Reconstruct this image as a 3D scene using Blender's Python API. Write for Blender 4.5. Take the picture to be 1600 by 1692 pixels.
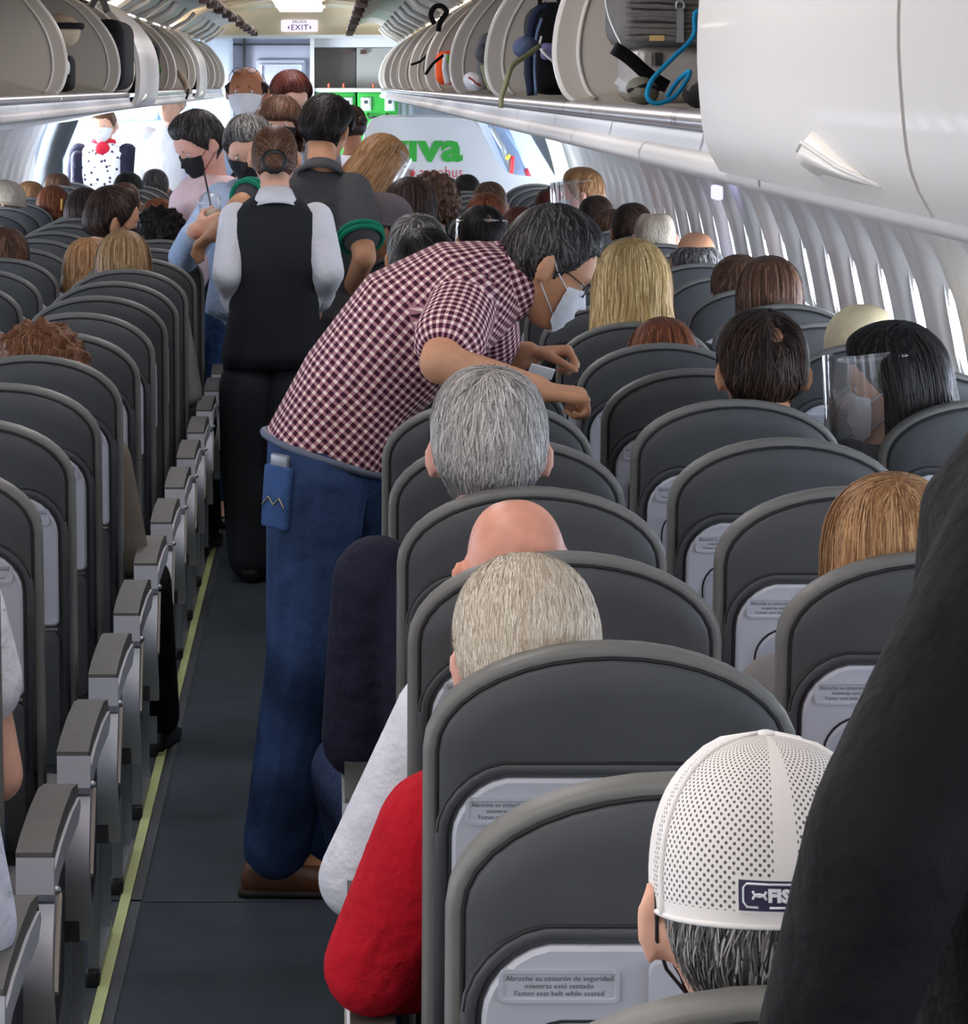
import bpy, bmesh, math, random
import numpy as np
from mathutils import Vector, Matrix
V = Vector
for o in list(bpy.data.objects): bpy.data.objects.remove(o)
scene = bpy.context.scene
COL = scene.collection
rng = random.Random(7)

# ---------------------------------------------------------------- camera
F, VX, VY, H = 5478.0, 543.0, 140.0, 1.76      # focal length in pixels, vanishing point, eye height
cam_d = bpy.data.cameras.new('camera')
cam = bpy.data.objects.new('camera', cam_d); COL.objects.link(cam)
cam.location = (0, 0, H); cam.rotation_euler = (math.pi/2, 0, 0)
cam_d.sensor_fit = 'HORIZONTAL'; cam_d.sensor_width = 36.0
cam_d.lens = F/1600*36.0
cam_d.shift_x = (800-VX)/1600; cam_d.shift_y = -(846-VY)/1600
cam_d.clip_start = 0.05; cam_d.clip_end = 200
cam_d.dof.use_dof = True; cam_d.dof.focus_distance = 4.5; cam_d.dof.aperture_fstop = 110
scene.camera = cam
def P(px, py, d): return V(((px-VX)*d/F, d, H-(py-VY)*d/F))
CX = -0.193                                    # cabin centre line

# ---------------------------------------------------------------- world, exposure
w = bpy.data.worlds.new('sky'); scene.world = w; w.use_nodes = True
w.node_tree.nodes['Background'].inputs[0].default_value = (0.75, 0.85, 1.0, 1)
w.node_tree.nodes['Background'].inputs[1].default_value = 1.0
vs = scene.view_settings
vs.view_transform = 'Standard'; vs.look = 'None'; vs.gamma = 1.0; vs.use_curve_mapping = False
vs.exposure = 0.12
CEIL_E, COVE_E, WIN_E, DOOR_W = 8.0, 9.0, 24.0, 420.0

def area(name, loc, rot, sx, sy, watts, col):
    l = bpy.data.lights.new(name, 'AREA'); l.shape = 'RECTANGLE'; l.size = sx; l.size_y = sy
    l.energy = watts; l.color = col
    o = bpy.data.objects.new(name, l); COL.objects.link(o); o.location = loc; o.rotation_euler = rot
    return o
# daylight falling in through the open boarding door at the far left
area('door_daylight', (-2.25, 23.2, 1.15), (0, -math.pi/2, 0), 1.7, 0.9, DOOR_W, (0.82, 0.9, 1.0))

# ---------------------------------------------------------------- materials
def lin(c): 
    c = c/255.0
    return c/12.92 if c <= 0.04045 else ((c+0.055)/1.055)**2.4
def rgb(r, g, b): return (lin(r), lin(g), lin(b), 1.0)
MATS = {}
def mat(name, col, rough=0.5, metal=0.0, var=0.0, vscale=15.0, bump=0.0, bscale=250.0, spec=0.5, coat=0.0, emis=0.0, sheen=0.0, stretch=None):
    if name in MATS: return MATS[name]
    m = bpy.data.materials.new(name); m.use_nodes = True
    nt = m.node_tree; b = nt.nodes['Principled BSDF']
    c = rgb(*col)
    b.inputs['Base Color'].default_value = c
    b.inputs['Roughness'].default_value = rough; b.inputs['Metallic'].default_value = metal
    b.inputs['Specular IOR Level'].default_value = spec
    if coat: b.inputs['Coat Weight'].default_value = coat
    if sheen: b.inputs['Sheen Weight'].default_value = sheen
    if emis:
        b.inputs['Emission Color'].default_value = c; b.inputs['Emission Strength'].default_value = emis
    if var or bump:
        tc = nt.nodes.new('ShaderNodeTexCoord'); src = tc.outputs['Object']
        if stretch:
            mp = nt.nodes.new('ShaderNodeMapping'); mp.inputs['Scale'].default_value = stretch
            nt.links.new(src, mp.inputs[0]); src = mp.outputs[0]
        if var:
            n = nt.nodes.new('ShaderNodeTexNoise'); n.inputs['Scale'].default_value = vscale; n.inputs['Detail'].default_value = 5
            nt.links.new(src, n.inputs['Vector'])
            r = nt.nodes.new('ShaderNodeValToRGB')
            r.color_ramp.elements[0].position = 0.3; r.color_ramp.elements[1].position = 0.7
            r.color_ramp.elements[0].color = tuple(max(0, x*(1-var)) for x in c[:3])+(1,)
            r.color_ramp.elements[1].color = tuple(min(1, x*(1+var)) for x in c[:3])+(1,)
            nt.links.new(n.outputs['Fac'], r.inputs[0]); nt.links.new(r.outputs[0], b.inputs['Base Color'])
        if bump:
            n2 = nt.nodes.new('ShaderNodeTexNoise'); n2.inputs['Scale'].default_value = bscale; n2.inputs['Detail'].default_value = 4
            nt.links.new(src, n2.inputs['Vector'])
            bp = nt.nodes.new('ShaderNodeBump'); bp.inputs['Strength'].default_value = bump; bp.inputs['Distance'].default_value = 0.004 if bscale > 35 else 0.02
            nt.links.new(n2.outputs['Fac'], bp.inputs['Height']); nt.links.new(bp.outputs[0], b.inputs['Normal'])
    MATS[name] = m
    return m
def glow(name, col, strength):
    m = bpy.data.materials.new(name); m.use_nodes = True
    nt = m.node_tree; nt.nodes.clear()
    e = nt.nodes.new('ShaderNodeEmission'); e.inputs[0].default_value = rgb(*col); e.inputs[1].default_value = strength
    o = nt.nodes.new('ShaderNodeOutputMaterial'); nt.links.new(e.outputs[0], o.inputs[0])
    MATS[name] = m; return m
def clear(name, col=(255, 255, 255), gloss=0.12, alpha=0.1):
    m = bpy.data.materials.new(name); m.use_nodes = True
    nt = m.node_tree; nt.nodes.clear()
    t = nt.nodes.new('ShaderNodeBsdfTransparent'); g = nt.nodes.new('ShaderNodeBsdfGlossy'); g.inputs['Roughness'].default_value = 0.12
    d = nt.nodes.new('ShaderNodeBsdfDiffuse'); d.inputs[0].default_value = rgb(*col)
    lw = nt.nodes.new('ShaderNodeLayerWeight'); lw.inputs[0].default_value = 0.25
    m1 = nt.nodes.new('ShaderNodeMixShader'); m2 = nt.nodes.new('ShaderNodeMixShader'); o = nt.nodes.new('ShaderNodeOutputMaterial')
    mx = nt.nodes.new('ShaderNodeMath'); mx.operation = 'MULTIPLY_ADD'; mx.inputs[1].default_value = 0.5; mx.inputs[2].default_value = gloss
    nt.links.new(lw.outputs['Fresnel'], mx.inputs[0])
    m1.inputs[0].default_value = alpha
    nt.links.new(t.outputs[0], m1.inputs[1]); nt.links.new(d.outputs[0], m1.inputs[2])
    nt.links.new(mx.outputs[0], m2.inputs[0]); nt.links.new(m1.outputs[0], m2.inputs[1]); nt.links.new(g.outputs[0], m2.inputs[2])
    nt.links.new(m2.outputs[0], o.inputs[0]); MATS[name] = m; return m
def hair_mat(name, dark, mid, light, rough=0.5):
    if name in MATS: return MATS[name]
    m = bpy.data.materials.new(name); m.use_nodes = True; nt = m.node_tree; b = nt.nodes['Principled BSDF']
    a = nt.nodes.new('ShaderNodeAttribute'); a.attribute_name = 'tint'
    r = nt.nodes.new('ShaderNodeValToRGB'); e = r.color_ramp.elements
    e[0].position = 0.05; e[0].color = rgb(*dark); e[1].position = 0.95; e[1].color = rgb(*light)
    x = e.new(0.5); x.color = rgb(*mid)
    nt.links.new(a.outputs['Fac'], r.inputs[0]); nt.links.new(r.outputs[0], b.inputs['Base Color'])
    b.inputs['Roughness'].default_value = rough; b.inputs['Specular IOR Level'].default_value = 0.2
    MATS[name] = m; return m

m_leather = mat('seat_leather', (72, 74, 76), 0.47, var=0.10, vscale=9, bump=0.10, bscale=120, spec=0.4)
m_rim = mat('seat_leather_lit', (108, 108, 104), 0.5, var=0.08, vscale=12, bump=0.08, bscale=160)  # seat leather in a paler tone, light on the rim painted into the colour
m_seam = mat('seam_thread', (26, 26, 28), 0.7)
m_plastic = mat('seat_plastic', (176, 178, 186), 0.42, var=0.03, vscale=8)
m_tray = mat('tray_plastic', (166, 168, 178), 0.42, var=0.03, vscale=8)
m_gap = mat('dark_gap', (38, 38, 42), 0.6)
m_ink = mat('placard_ink', (60, 62, 70), 0.6)
m_pad = mat('armrest_pad', (84, 83, 79), 0.55, var=0.08, vscale=30, bump=0.1)
m_alu = mat('armrest_silver', (190, 192, 198), 0.38, metal=0.3, var=0.04, vscale=12)
m_steel = mat('leg_steel', (150, 155, 160), 0.35, metal=0.6)
m_blk = mat('black_plastic', (22, 22, 24), 0.5)
m_carpet = mat('carpet', (68, 77, 84), 0.95, var=0.22, vscale=2.2, bump=0.5, bscale=420, spec=0.1)
m_strip = mat('strip_glow_paint', (196, 206, 140), 0.6, var=0.06, vscale=8)
m_strip_edge = mat('strip_edge', (60, 66, 70), 0.7)
m_bin = mat('bin_inner', (186, 180, 170), 0.5, var=0.03, vscale=4)
m_binw = mat('bin_door', (192, 190, 187), 0.5, var=0.02, vscale=3, coat=0.05)
m_binedge = mat('bin_edge_trim', (222, 219, 212), 0.35)
m_lip = mat('bin_lip_metal', (170, 166, 168), 0.28, metal=0.75, var=0.08, vscale=6)
m_psu = mat('service_panel', (188, 194, 202), 0.5)
m_rail = mat('rail_plastic', (200, 198, 196), 0.5)
m_wall = mat('sidewall_panel', (232, 228, 224), 0.45, var=0.02, vscale=3)
m_ceil = mat('ceiling_panel', (226, 216, 192), 0.6, var=0.03, vscale=3)
m_pane = glow('daylight_pane', (225, 236, 255), WIN_E)
m_lamp = glow('ceiling_lamp', (252, 246, 250), CEIL_E)
m_cove = glow('cove_lamp', (255, 244, 236), COVE_E)

# ---------------------------------------------------------------- mesh helpers
def mesh_from(name, vs, fs, smooth=True):
    me = bpy.data.meshes.new(name); me.from_pydata([tuple(v) for v in vs], [], fs); me.update()
    if smooth: me.shade_smooth()
    return me
def link(name, me, m=None, parent=None, loc=None, mw=None):
    o = bpy.data.objects.new(name, me); COL.objects.link(o)
    if m is not None:
        if len(me.materials) == 0: me.materials.append(m)
        if me.materials[0] is not m:
            o.material_slots[0].link = 'OBJECT'; o.material_slots[0].material = m
    if parent is not None: o.parent = parent
    if mw is not None: o.matrix_local = mw
    elif loc is not None: o.location = loc
    return o
def tag(o, label, cat=None, group=None, kind=None):
    o['label'] = label
    if cat: o['category'] = cat
    if group: o['group'] = group
    if kind: o['kind'] = kind
    return o
def thing(name, label, cat, loc=(0, 0, 0), rz=0.0, s=1.0, group=None):
    o = bpy.data.objects.new(name, None); COL.objects.link(o); o.empty_display_size = 0.05
    o.location = loc; o.rotation_euler = (0, 0, rz); o.scale = (s, s, s)
    return tag(o, label, cat, group)
class MB:
    """collects simple shapes into one mesh"""
    def __init__(s): s.v = []; s.f = []
    def add(s, vs, fs):
        n = len(s.v); s.v += [V(v) for v in vs]; s.f += [tuple(i+n for i in f) for f in fs]; return s
    def box(s, c, d, M=None):
        x, y, z = d[0]/2, d[1]/2, d[2]/2
        vs = [V((sx*x, sy*y, sz*z)) for sz in (-1, 1) for sy in (-1, 1) for sx in (-1, 1)]
        if M is not None: vs = [M @ v for v in vs]
        vs = [v+V(c) for v in vs]
        return s.add(vs, [(0, 2, 3, 1), (4, 5, 7, 6), (0, 1, 5, 4), (2, 6, 7, 3), (0, 4, 6, 2), (1, 3, 7, 5)])
    def rbox(s, c, d, r, M=None, seg=3):
        """box with rounded vertical-ish edges: a superellipsoid style lofted box"""
        x, y, z = d[0]/2, d[1]/2, d[2]/2; r = min(r, x*.99, y*.99, z*.99)
        rings = []
        prof = []
        for i in range(seg+1):
            a = math.pi/2*i/seg; prof.append((r*(1-math.sin(a)), -z+r*(1-math.cos(a))))
        prof = prof + [(p, -q) for p, q in reversed(prof)]
        vs = []; n = 4*(seg+1)
        for ins, zz in prof:
            hx, hy, rr = x-ins, y-ins, max(r-ins, 1e-5)
            for k, (sx, sy) in enumerate(((1, 1), (-1, 1), (-1, -1), (1, -1))):
                for i in range(seg+1):
                    a = math.pi/2*(k+i/seg)
                    vs.append(V((sx*(hx-rr)+rr*math.cos(a), sy*(hy-rr)+rr*math.sin(a), zz)))
        fs = []
        m = len(prof)
        for j in range(m-1):
            for i in range(n):
                fs.append((j*n+i, j*n+(i+1) % n, (j+1)*n+(i+1) % n, (j+1)*n+i))
        fs.append(tuple(reversed(range(n)))); fs.append(tuple(range((m-1)*n, m*n)))
        if M is not None: vs = [M @ v for v in vs]
        return s.add([v+V(c) for v in vs], fs)
    def tube(s, pts, r, seg=8, close=False):
        pts = [V(p) for p in pts]; n = len(pts)
        rr = r if isinstance(r, (list, tuple)) else [r]*n
        vs = []; prev = None
        for i, p in enumerate(pts):
            if close: t = (pts[(i+1) % n]-pts[i-1])
            else: t = pts[min(i+1, n-1)]-pts[max(i-1, 0)]
            t.normalize()
            if prev is None:
                a = t.orthogonal().normalized()
            else:
                a = (prev-t*prev.dot(t))
                a = a.normalized() if a.length > 1e-6 else t.orthogonal().normalized()
            prev = a; b = t.cross(a)
            for k in range(seg):
                q = 2*math.pi*k/seg; vs.append(p+(a*math.cos(q)+b*math.sin(q))*rr[i])
        fs = []
        for i in range(n if close else n-1):
            j = (i+1) % n
            for k in range(seg):
                fs.append((i*seg+k, i*seg+(k+1) % seg, j*seg+(k+1) % seg, j*seg+k))
        if not close:
            fs.append(tuple(reversed(range(seg)))); fs.append(tuple(range((n-1)*seg, n*seg)))
        return s.add(vs, fs)
    def ell(s, c, r, M=None, nu=16, nv=10):
        vs = []; fs = []
        for j in range(nv+1):
            th = math.pi*j/nv
            for i in range(nu):
                ph = 2*math.pi*i/nu
                v = V((r[0]*math.sin(th)*math.cos(ph), r[1]*math.sin(th)*math.sin(ph), r[2]*math.cos(th)))
                if M is not None: v = M @ v
                vs.append(v+V(c))
        for j in range(nv):
            for i in range(nu):
                a, b = j*nu+i, j*nu+(i+1) % nu
                fs.append((a, a+nu, b+nu, b))
        return s.add(vs, fs)
    def cap(s, p0, p1, r0, r1, seg=12, hs=4, squash=None):
        p0, p1 = V(p0), V(p1); t = (p1-p0); L = t.length; t = t/L if L > 1e-6 else V((0, 0, 1))
        a = t.orthogonal().normalized(); b = t.cross(a); vs = []
        rings = []
        for i in range(hs+1):
            q = -math.pi/2+math.pi/2*i/hs; rings.append((p0+t*(r0*math.sin(q)), max(r0*math.cos(q), 1e-4)))
        for i in range(hs+1):
            q = math.pi/2*i/hs; rings.append((p1+t*(r1*math.sin(q)), max(r1*math.cos(q), 1e-4)))
        for c, r in rings:
            for k in range(seg):
                q = 2*math.pi*k/seg; off = (a*math.cos(q)+b*math.sin(q))*r
                if squash: 
                    ax, fac = squash; off = off+ax*(off.dot(ax)*(fac-1))
                vs.append(c+off)
        n = len(rings); fs = []
        for j in range(n-1):
            for k in range(seg): fs.append((j*seg+k, j*seg+(k+1) % seg, (j+1)*seg+(k+1) % seg, (j+1)*seg+k))
        fs.append(tuple(reversed(range(seg)))); fs.append(tuple(range((n-1)*seg, n*seg)))
        return s.add(vs, fs)
    def loft(s, secs, seg=24, n=2.4, caps=True):
        """secs: (centre, right, fwd, half width, half depth)"""
        vs = []
        for c, r, f, a, b in secs:
            for k in range(seg):
                q = 2*math.pi*k/seg; cx, sy = math.cos(q), math.sin(q)
                vs.append(V(c)+r*(a*math.copysign(abs(cx)**(2/n), cx))+f*(b*math.copysign(abs(sy)**(2/n), sy)))
        m = len(secs); fs = []
        for j in range(m-1):
            for k in range(seg): fs.append((j*seg+k, j*seg+(k+1) % seg, (j+1)*seg+(k+1) % seg, (j+1)*seg+k))
        if caps: fs.append(tuple(reversed(range(seg)))); fs.append(tuple(range((m-1)*seg, m*seg)))
        return s.add(vs, fs)
    def extrude(s, poly, axis, a, b):
        """poly: list of 2d points in the plane normal to axis ('x','y','z'), from a to b"""
        def pt(p, t):
            return {'x': V((t, p[0], p[1])), 'y': V((p[0], t, p[1])), 'z': V((p[0], p[1], t))}[axis]
        n = len(poly); vs = [pt(p, a) for p in poly]+[pt(p, b) for p in poly]
        fs = [tuple(reversed(range(n))), tuple(range(n, 2*n))]+[(i, (i+1) % n, n+(i+1) % n, n+i) for i in range(n)]
        return s.add(vs, fs)
    def mesh(s, name, smooth=True, angle=None):
        me = mesh_from(name, s.v, s.f, smooth)
        bm = bmesh.new(); bm.from_mesh(me); bmesh.ops.recalc_face_normals(bm, faces=bm.faces)
        if angle:
            for e in bm.edges:
                if len(e.link_faces) == 2 and e.calc_face_angle(0) > angle: e.smooth = False
        bm.to_mesh(me); bm.free(); return me
    def obj(s, name, m, parent=None, smooth=True, angle=None, **k): return link(name, s.mesh(name, smooth, angle), m, parent, **k)
def struct(o, label): o['kind'] = 'structure'; o['label'] = label; return o
SH = math.radians(35)
# ================================================================ STRUCTURE
Y0, Y1 = -2.5, 24.2
fl = MB().box((CX, 11.5, -0.05), (4.2, 28.4, 0.1)).obj('floor', m_carpet, smooth=False)
struct(fl, 'dark blue-grey carpeted cabin floor')
seam_c = MB().box((CX, 7.14, 0.001), (0.62, 0.012, 0.004)).obj('carpet_seam', mat('carpet_seam', (66, 72, 78), 0.95), fl, smooth=False)
st = MB().box((-0.438, 11.0, 0.003), (0.022, 26, 0.006)).obj('floor_path_strip', m_strip, smooth=False)
tag(st, 'pale yellow-green floor path marking strip along the aisle', 'floor strip')
for dx in (-0.024, 0.024):
    MB().box((-0.438+dx, 11.0, 0.0015), (0.022, 26, 0.003)).obj('strip_carrier', m_strip_edge, st, smooth=False)

RW, ZC = 1.86, 0.75
def wallpt(sg, ang, dr=0.0): return (CX+sg*(RW+dr)*math.cos(ang), ZC+(RW+dr)*math.sin(ang))
A0, A1 = -0.42, 0.60
# outer skin
for sg, nm in ((1, 'right'), (-1, 'left')):
    mb = MB(); vs = []; fs = []; na = 16
    ys = [Y0, 22.6, 23.8, 26.0] if sg < 0 else [Y0, 26.0]
    for y in ys:
        for i in range(na+1):
            a = A0+(1.25-A0)*i/na; x, z = wallpt(sg, a, 0.10); vs.append((x, y, z))
    for k in range(len(ys)-1):
        for i in range(na):
            if sg < 0 and k == 1 and 1 <= i <= 9: continue      # open boarding door
            fs.append((k*(na+1)+i, k*(na+1)+i+1, (k+1)*(na+1)+i+1, (k+1)*(na+1)+i))
    wo = mb.add(vs, fs).obj('wall_'+nm, m_wall)
    struct(wo, 'pale curved cabin side wall on the %s' % nm)
    # panels
    PW = 0.533; NY, NZ = 14, 26
    vs = []; fs = []; aw = math.asin((1.10-ZC)/RW)
    for j in range(NZ+1):
        a = A0+(A1-A0)*j/NZ
        for i in range(NY+1):
            t = i/NY*2-1; y = t*PW/2*0.994
            dr = 0.008*(abs(t)**6)-0.006*math.cos(t*math.pi/2)
            ry, ra = y/0.185, (a-aw)/(0.26/RW)
            q = math.sqrt(ry*ry+ra*ra)
            if q < 1: dr += 0.048*(1-q*q)**0.6
            x, z = wallpt(sg, a, dr); vs.append((x-CX, y, z))
    for j in range(NZ):
        for i in range(NY): fs.append((j*(NY+1)+i, j*(NY+1)+i+1, (j+1)*(NY+1)+i+1, (j+1)*(NY+1)+i))
    pme = MB().add(vs, fs).mesh('sidewall_panel')
    # window insert: frame ring and pane
    fr = MB(); cpt = []; n = 20
    xw, zw = wallpt(sg, aw, 0.030); tn = V((-sg*math.sin(aw)*1.0, 0, math.cos(aw))); nn = V((-sg*math.cos(aw), 0, -math.sin(aw)))
    def elp(k, a, b): 
        q = 2*math.pi*k/n; c, s_ = math.cos(q), math.sin(q)
        return V((0, 1, 0))*(a*math.copysign(abs(c)**0.75, c))+tn*(b*math.copysign(abs(s_)**0.75, s_))
    fr.tube([elp(k, 0.115, 0.165) for k in range(n)], 0.009, 6, True); frm = fr.mesh('window_frame')
    pv = [elp(k, 0.112, 0.162) for k in range(n)]; pn = MB().add(pv, [tuple(range(n))]).mesh('window_pane', False)
    y = 23.9 if sg > 0 else 22.3; k = 0
    ymin = -2.2
    while y > ymin:
        link('sidewall_panel', pme, m_wall, wo, (CX, y-PW/2, 0))
        wn = link('window_%d' % (k+1 if sg > 0 else k+61), pn, m_pane, None, (xw, y-PW/2, zw))
        struct(wn, 'bright cabin window, number %d from the far end of the %s wall' % (k+1, nm))
        link('window_frame', frm, m_rail, wn)
        y -= PW; k += 1
# ceiling
vs = []; fs = []; NW = 24; ys = [Y0+i*(24.3-Y0)/12 for i in range(13)]
for y in ys:
    for i in range(NW+1):
        w_ = -1.35+2.7*i/NW; z = 2.33-0.10*(w_/0.75)**2 if abs(w_) < 0.95 else 2.17-0.05*(abs(w_)-0.95)
        vs.append((CX+w_, y, z))
for k in range(12):
    for i in range(NW): fs.append((k*(NW+1)+i, k*(NW+1)+i+1, (k+1)*(NW+1)+i+1, (k+1)*(NW+1)+i))
ce = MB().add(vs, fs).obj('ceiling', m_ceil); struct(ce, 'cream arched cabin ceiling')
for y in [i*1.0+0.5 for i in range(23)]:                     # ceiling panel joints
    MB().tube([(CX+w_, y, 2.327-0.10*(w_/0.75)**2) for w_ in [-0.72+0.12*i for i in range(13)]], 0.010, 6).obj('ceiling_rib', m_ceil, ce)
k = 0
lampm = MB().rbox((0, 0, 0), (0.30, 1.0, 0.03), 0.012).mesh('diffuser')
hous = MB().rbox((0, 0, 0.012), (0.36, 1.06, 0.03), 0.012).mesh('housing')
for y in [-1.4+2.0*i for i in range(13)]:
    t = thing('ceiling_light', 'flat lavender-white ceiling light, %s from the exit sign' % ['thirteenth','twelfth','eleventh','tenth','ninth','eighth','seventh','sixth','fifth','fourth','third','second','nearest'][k], 'ceiling light', (CX, y, 2.295), group='ceiling lights along the aisle')
    link('housing', hous, m_ceil, t); link('diffuser', lampm, m_lamp, t, (0, 0, -0.012)); k += 1
# cove lights above the bins
for sg in (1, -1):
    c = MB().box((CX+sg*0.93, 11.0, 2.155), (0.03, 26.0, 0.05)).obj('cove_light_strip', m_cove, smooth=False)
    tag(c, 'long warm cove light strip above the %s bins' % ('right' if sg > 0 else 'left'), 'cove light')

# ---------------------------------------------------------------- overhead bins
OPENP = [(.600, 1.733), (.580, 1.750), (.568, 1.785), (.565, 1.82), (.572, 1.87), (.590, 1.92), (.625, 1.975), (.680, 2.035), (.740, 2.075)]
LINER = [(.600, 1.733), (1.34, 1.690), (1.45, 1.78), (1.43, 1.95), (1.25, 2.10), (.95, 2.13), (.740, 2.085)]
CLOSP = [(.574, 1.688), (.562, 1.712), (.557, 1.75), (.555, 1.80), (.560, 1.86), (.578, 1.92), (.615, 1.98), (.672, 2.04), (.735, 2.085)]
SWUNG = [(.720, 2.085), (.660, 2.125), (.600, 2.170), (.530, 2.203), (.465, 2.210), (.405, 2.190), (.360, 2.160), (.335, 2.135)]
def dense(p, n=3):
    q = [V((a, b, 0)) for a, b in p]; q = [q[0]*2-q[1]]+q+[q[-1]*2-q[-2]]; out = []
    for i in range(1, len(q)-2):
        for k in range(n):
            t = k/n; a, b, c, d_ = q[i-1], q[i], q[i+1], q[i+2]
            v = .5*((2*b)+(c-a)*t+(2*a-5*b+4*c-d_)*t*t+(3*b-a-3*c+d_)*t**3); out.append((v.x, v.y))
    return out+[p[-1]]
OPENP, CLOSP, SWUNG = dense(OPENP), dense(CLOSP), dense(SWUNG)
def thick(prof, t):
    out = []
    for i, p in enumerate(prof):
        a = V(prof[min(i+1, len(prof)-1)]).to_2d()-V(prof[max(i-1, 0)]).to_2d(); a.normalize()
        out.append((p[0]+a.y*t, p[1]-a.x*t))
    return prof+out[::-1]
def sweep(prof, sg, y0, y1, t=0.0, ny=1):
    vs = []; fs = []
    pr = thick(prof, t) if t else prof
    n = len(pr)
    for k in range(ny+1):
        y = y0+(y1-y0)*k/ny
        vs += [V((CX+sg*p[0], y, p[1])) for p in pr]
    for k in range(ny):
        for i in range(n if t else n-1):
            j = (i+1) % n
            fs.append((k*n+i, k*n+j, (k+1)*n+j, (k+1)*n+i))
    if t: fs.append(tuple(range(n))[::-1]); fs.append(tuple(range(ny*n, ny*n+n)))
    return MB().add(vs, fs)
LIP = [(.606, 1.7335), (.592, 1.7345), (.580, 1.731), (.5755, 1.7235), (.5765, 1.714), (.584, 1.712)]
RB = [(-2.4, 0.2, 'c'), (0.2, 2.0, 'c'), (2.0, 3.10, 'c'), (3.10, 5.41, 'o'), (5.41, 7.77, 'o'), (7.77, 10.04, 'o'), (10.04, 12.6, 'o'), (12.6, 15.1, 'o'), (15.1, 17.4, 'o'), (17.4, 19.7, 'o'), (19.7, 22.0, 'o'), (22.0, 24.1, 'o')]
LB = [(4.6, 7.1, 'o'), (7.1, 9.55, 'o'), (9.55, 11.97, 'o'), (11.97, 12.85, 'o'), (12.85, 14.3, 'c'), (14.3, 16.4, 'o'), (16.4, 18.8, 'o'), (18.8, 20.0, 'c'), (20.0, 22.0, 'o'), (22.0, 24.1, 'o')]
ORD = ['nearest', 'second', 'third', 'fourth', 'fifth', 'sixth', 'seventh', 'eighth', 'ninth', 'tenth', 'eleventh', 'twelfth', 'thirteenth', 'fourteenth', 'fifteenth', 'sixteenth', 'seventeenth', 'eighteenth', 'nineteenth', 'twentieth', 'twenty-first', 'twenty-second', 'twenty-third', 'twenty-fourth', 'twenty-fifth', 'twenty-sixth', 'twenty-seventh', 'twenty-eighth', 'twenty-ninth']
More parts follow.
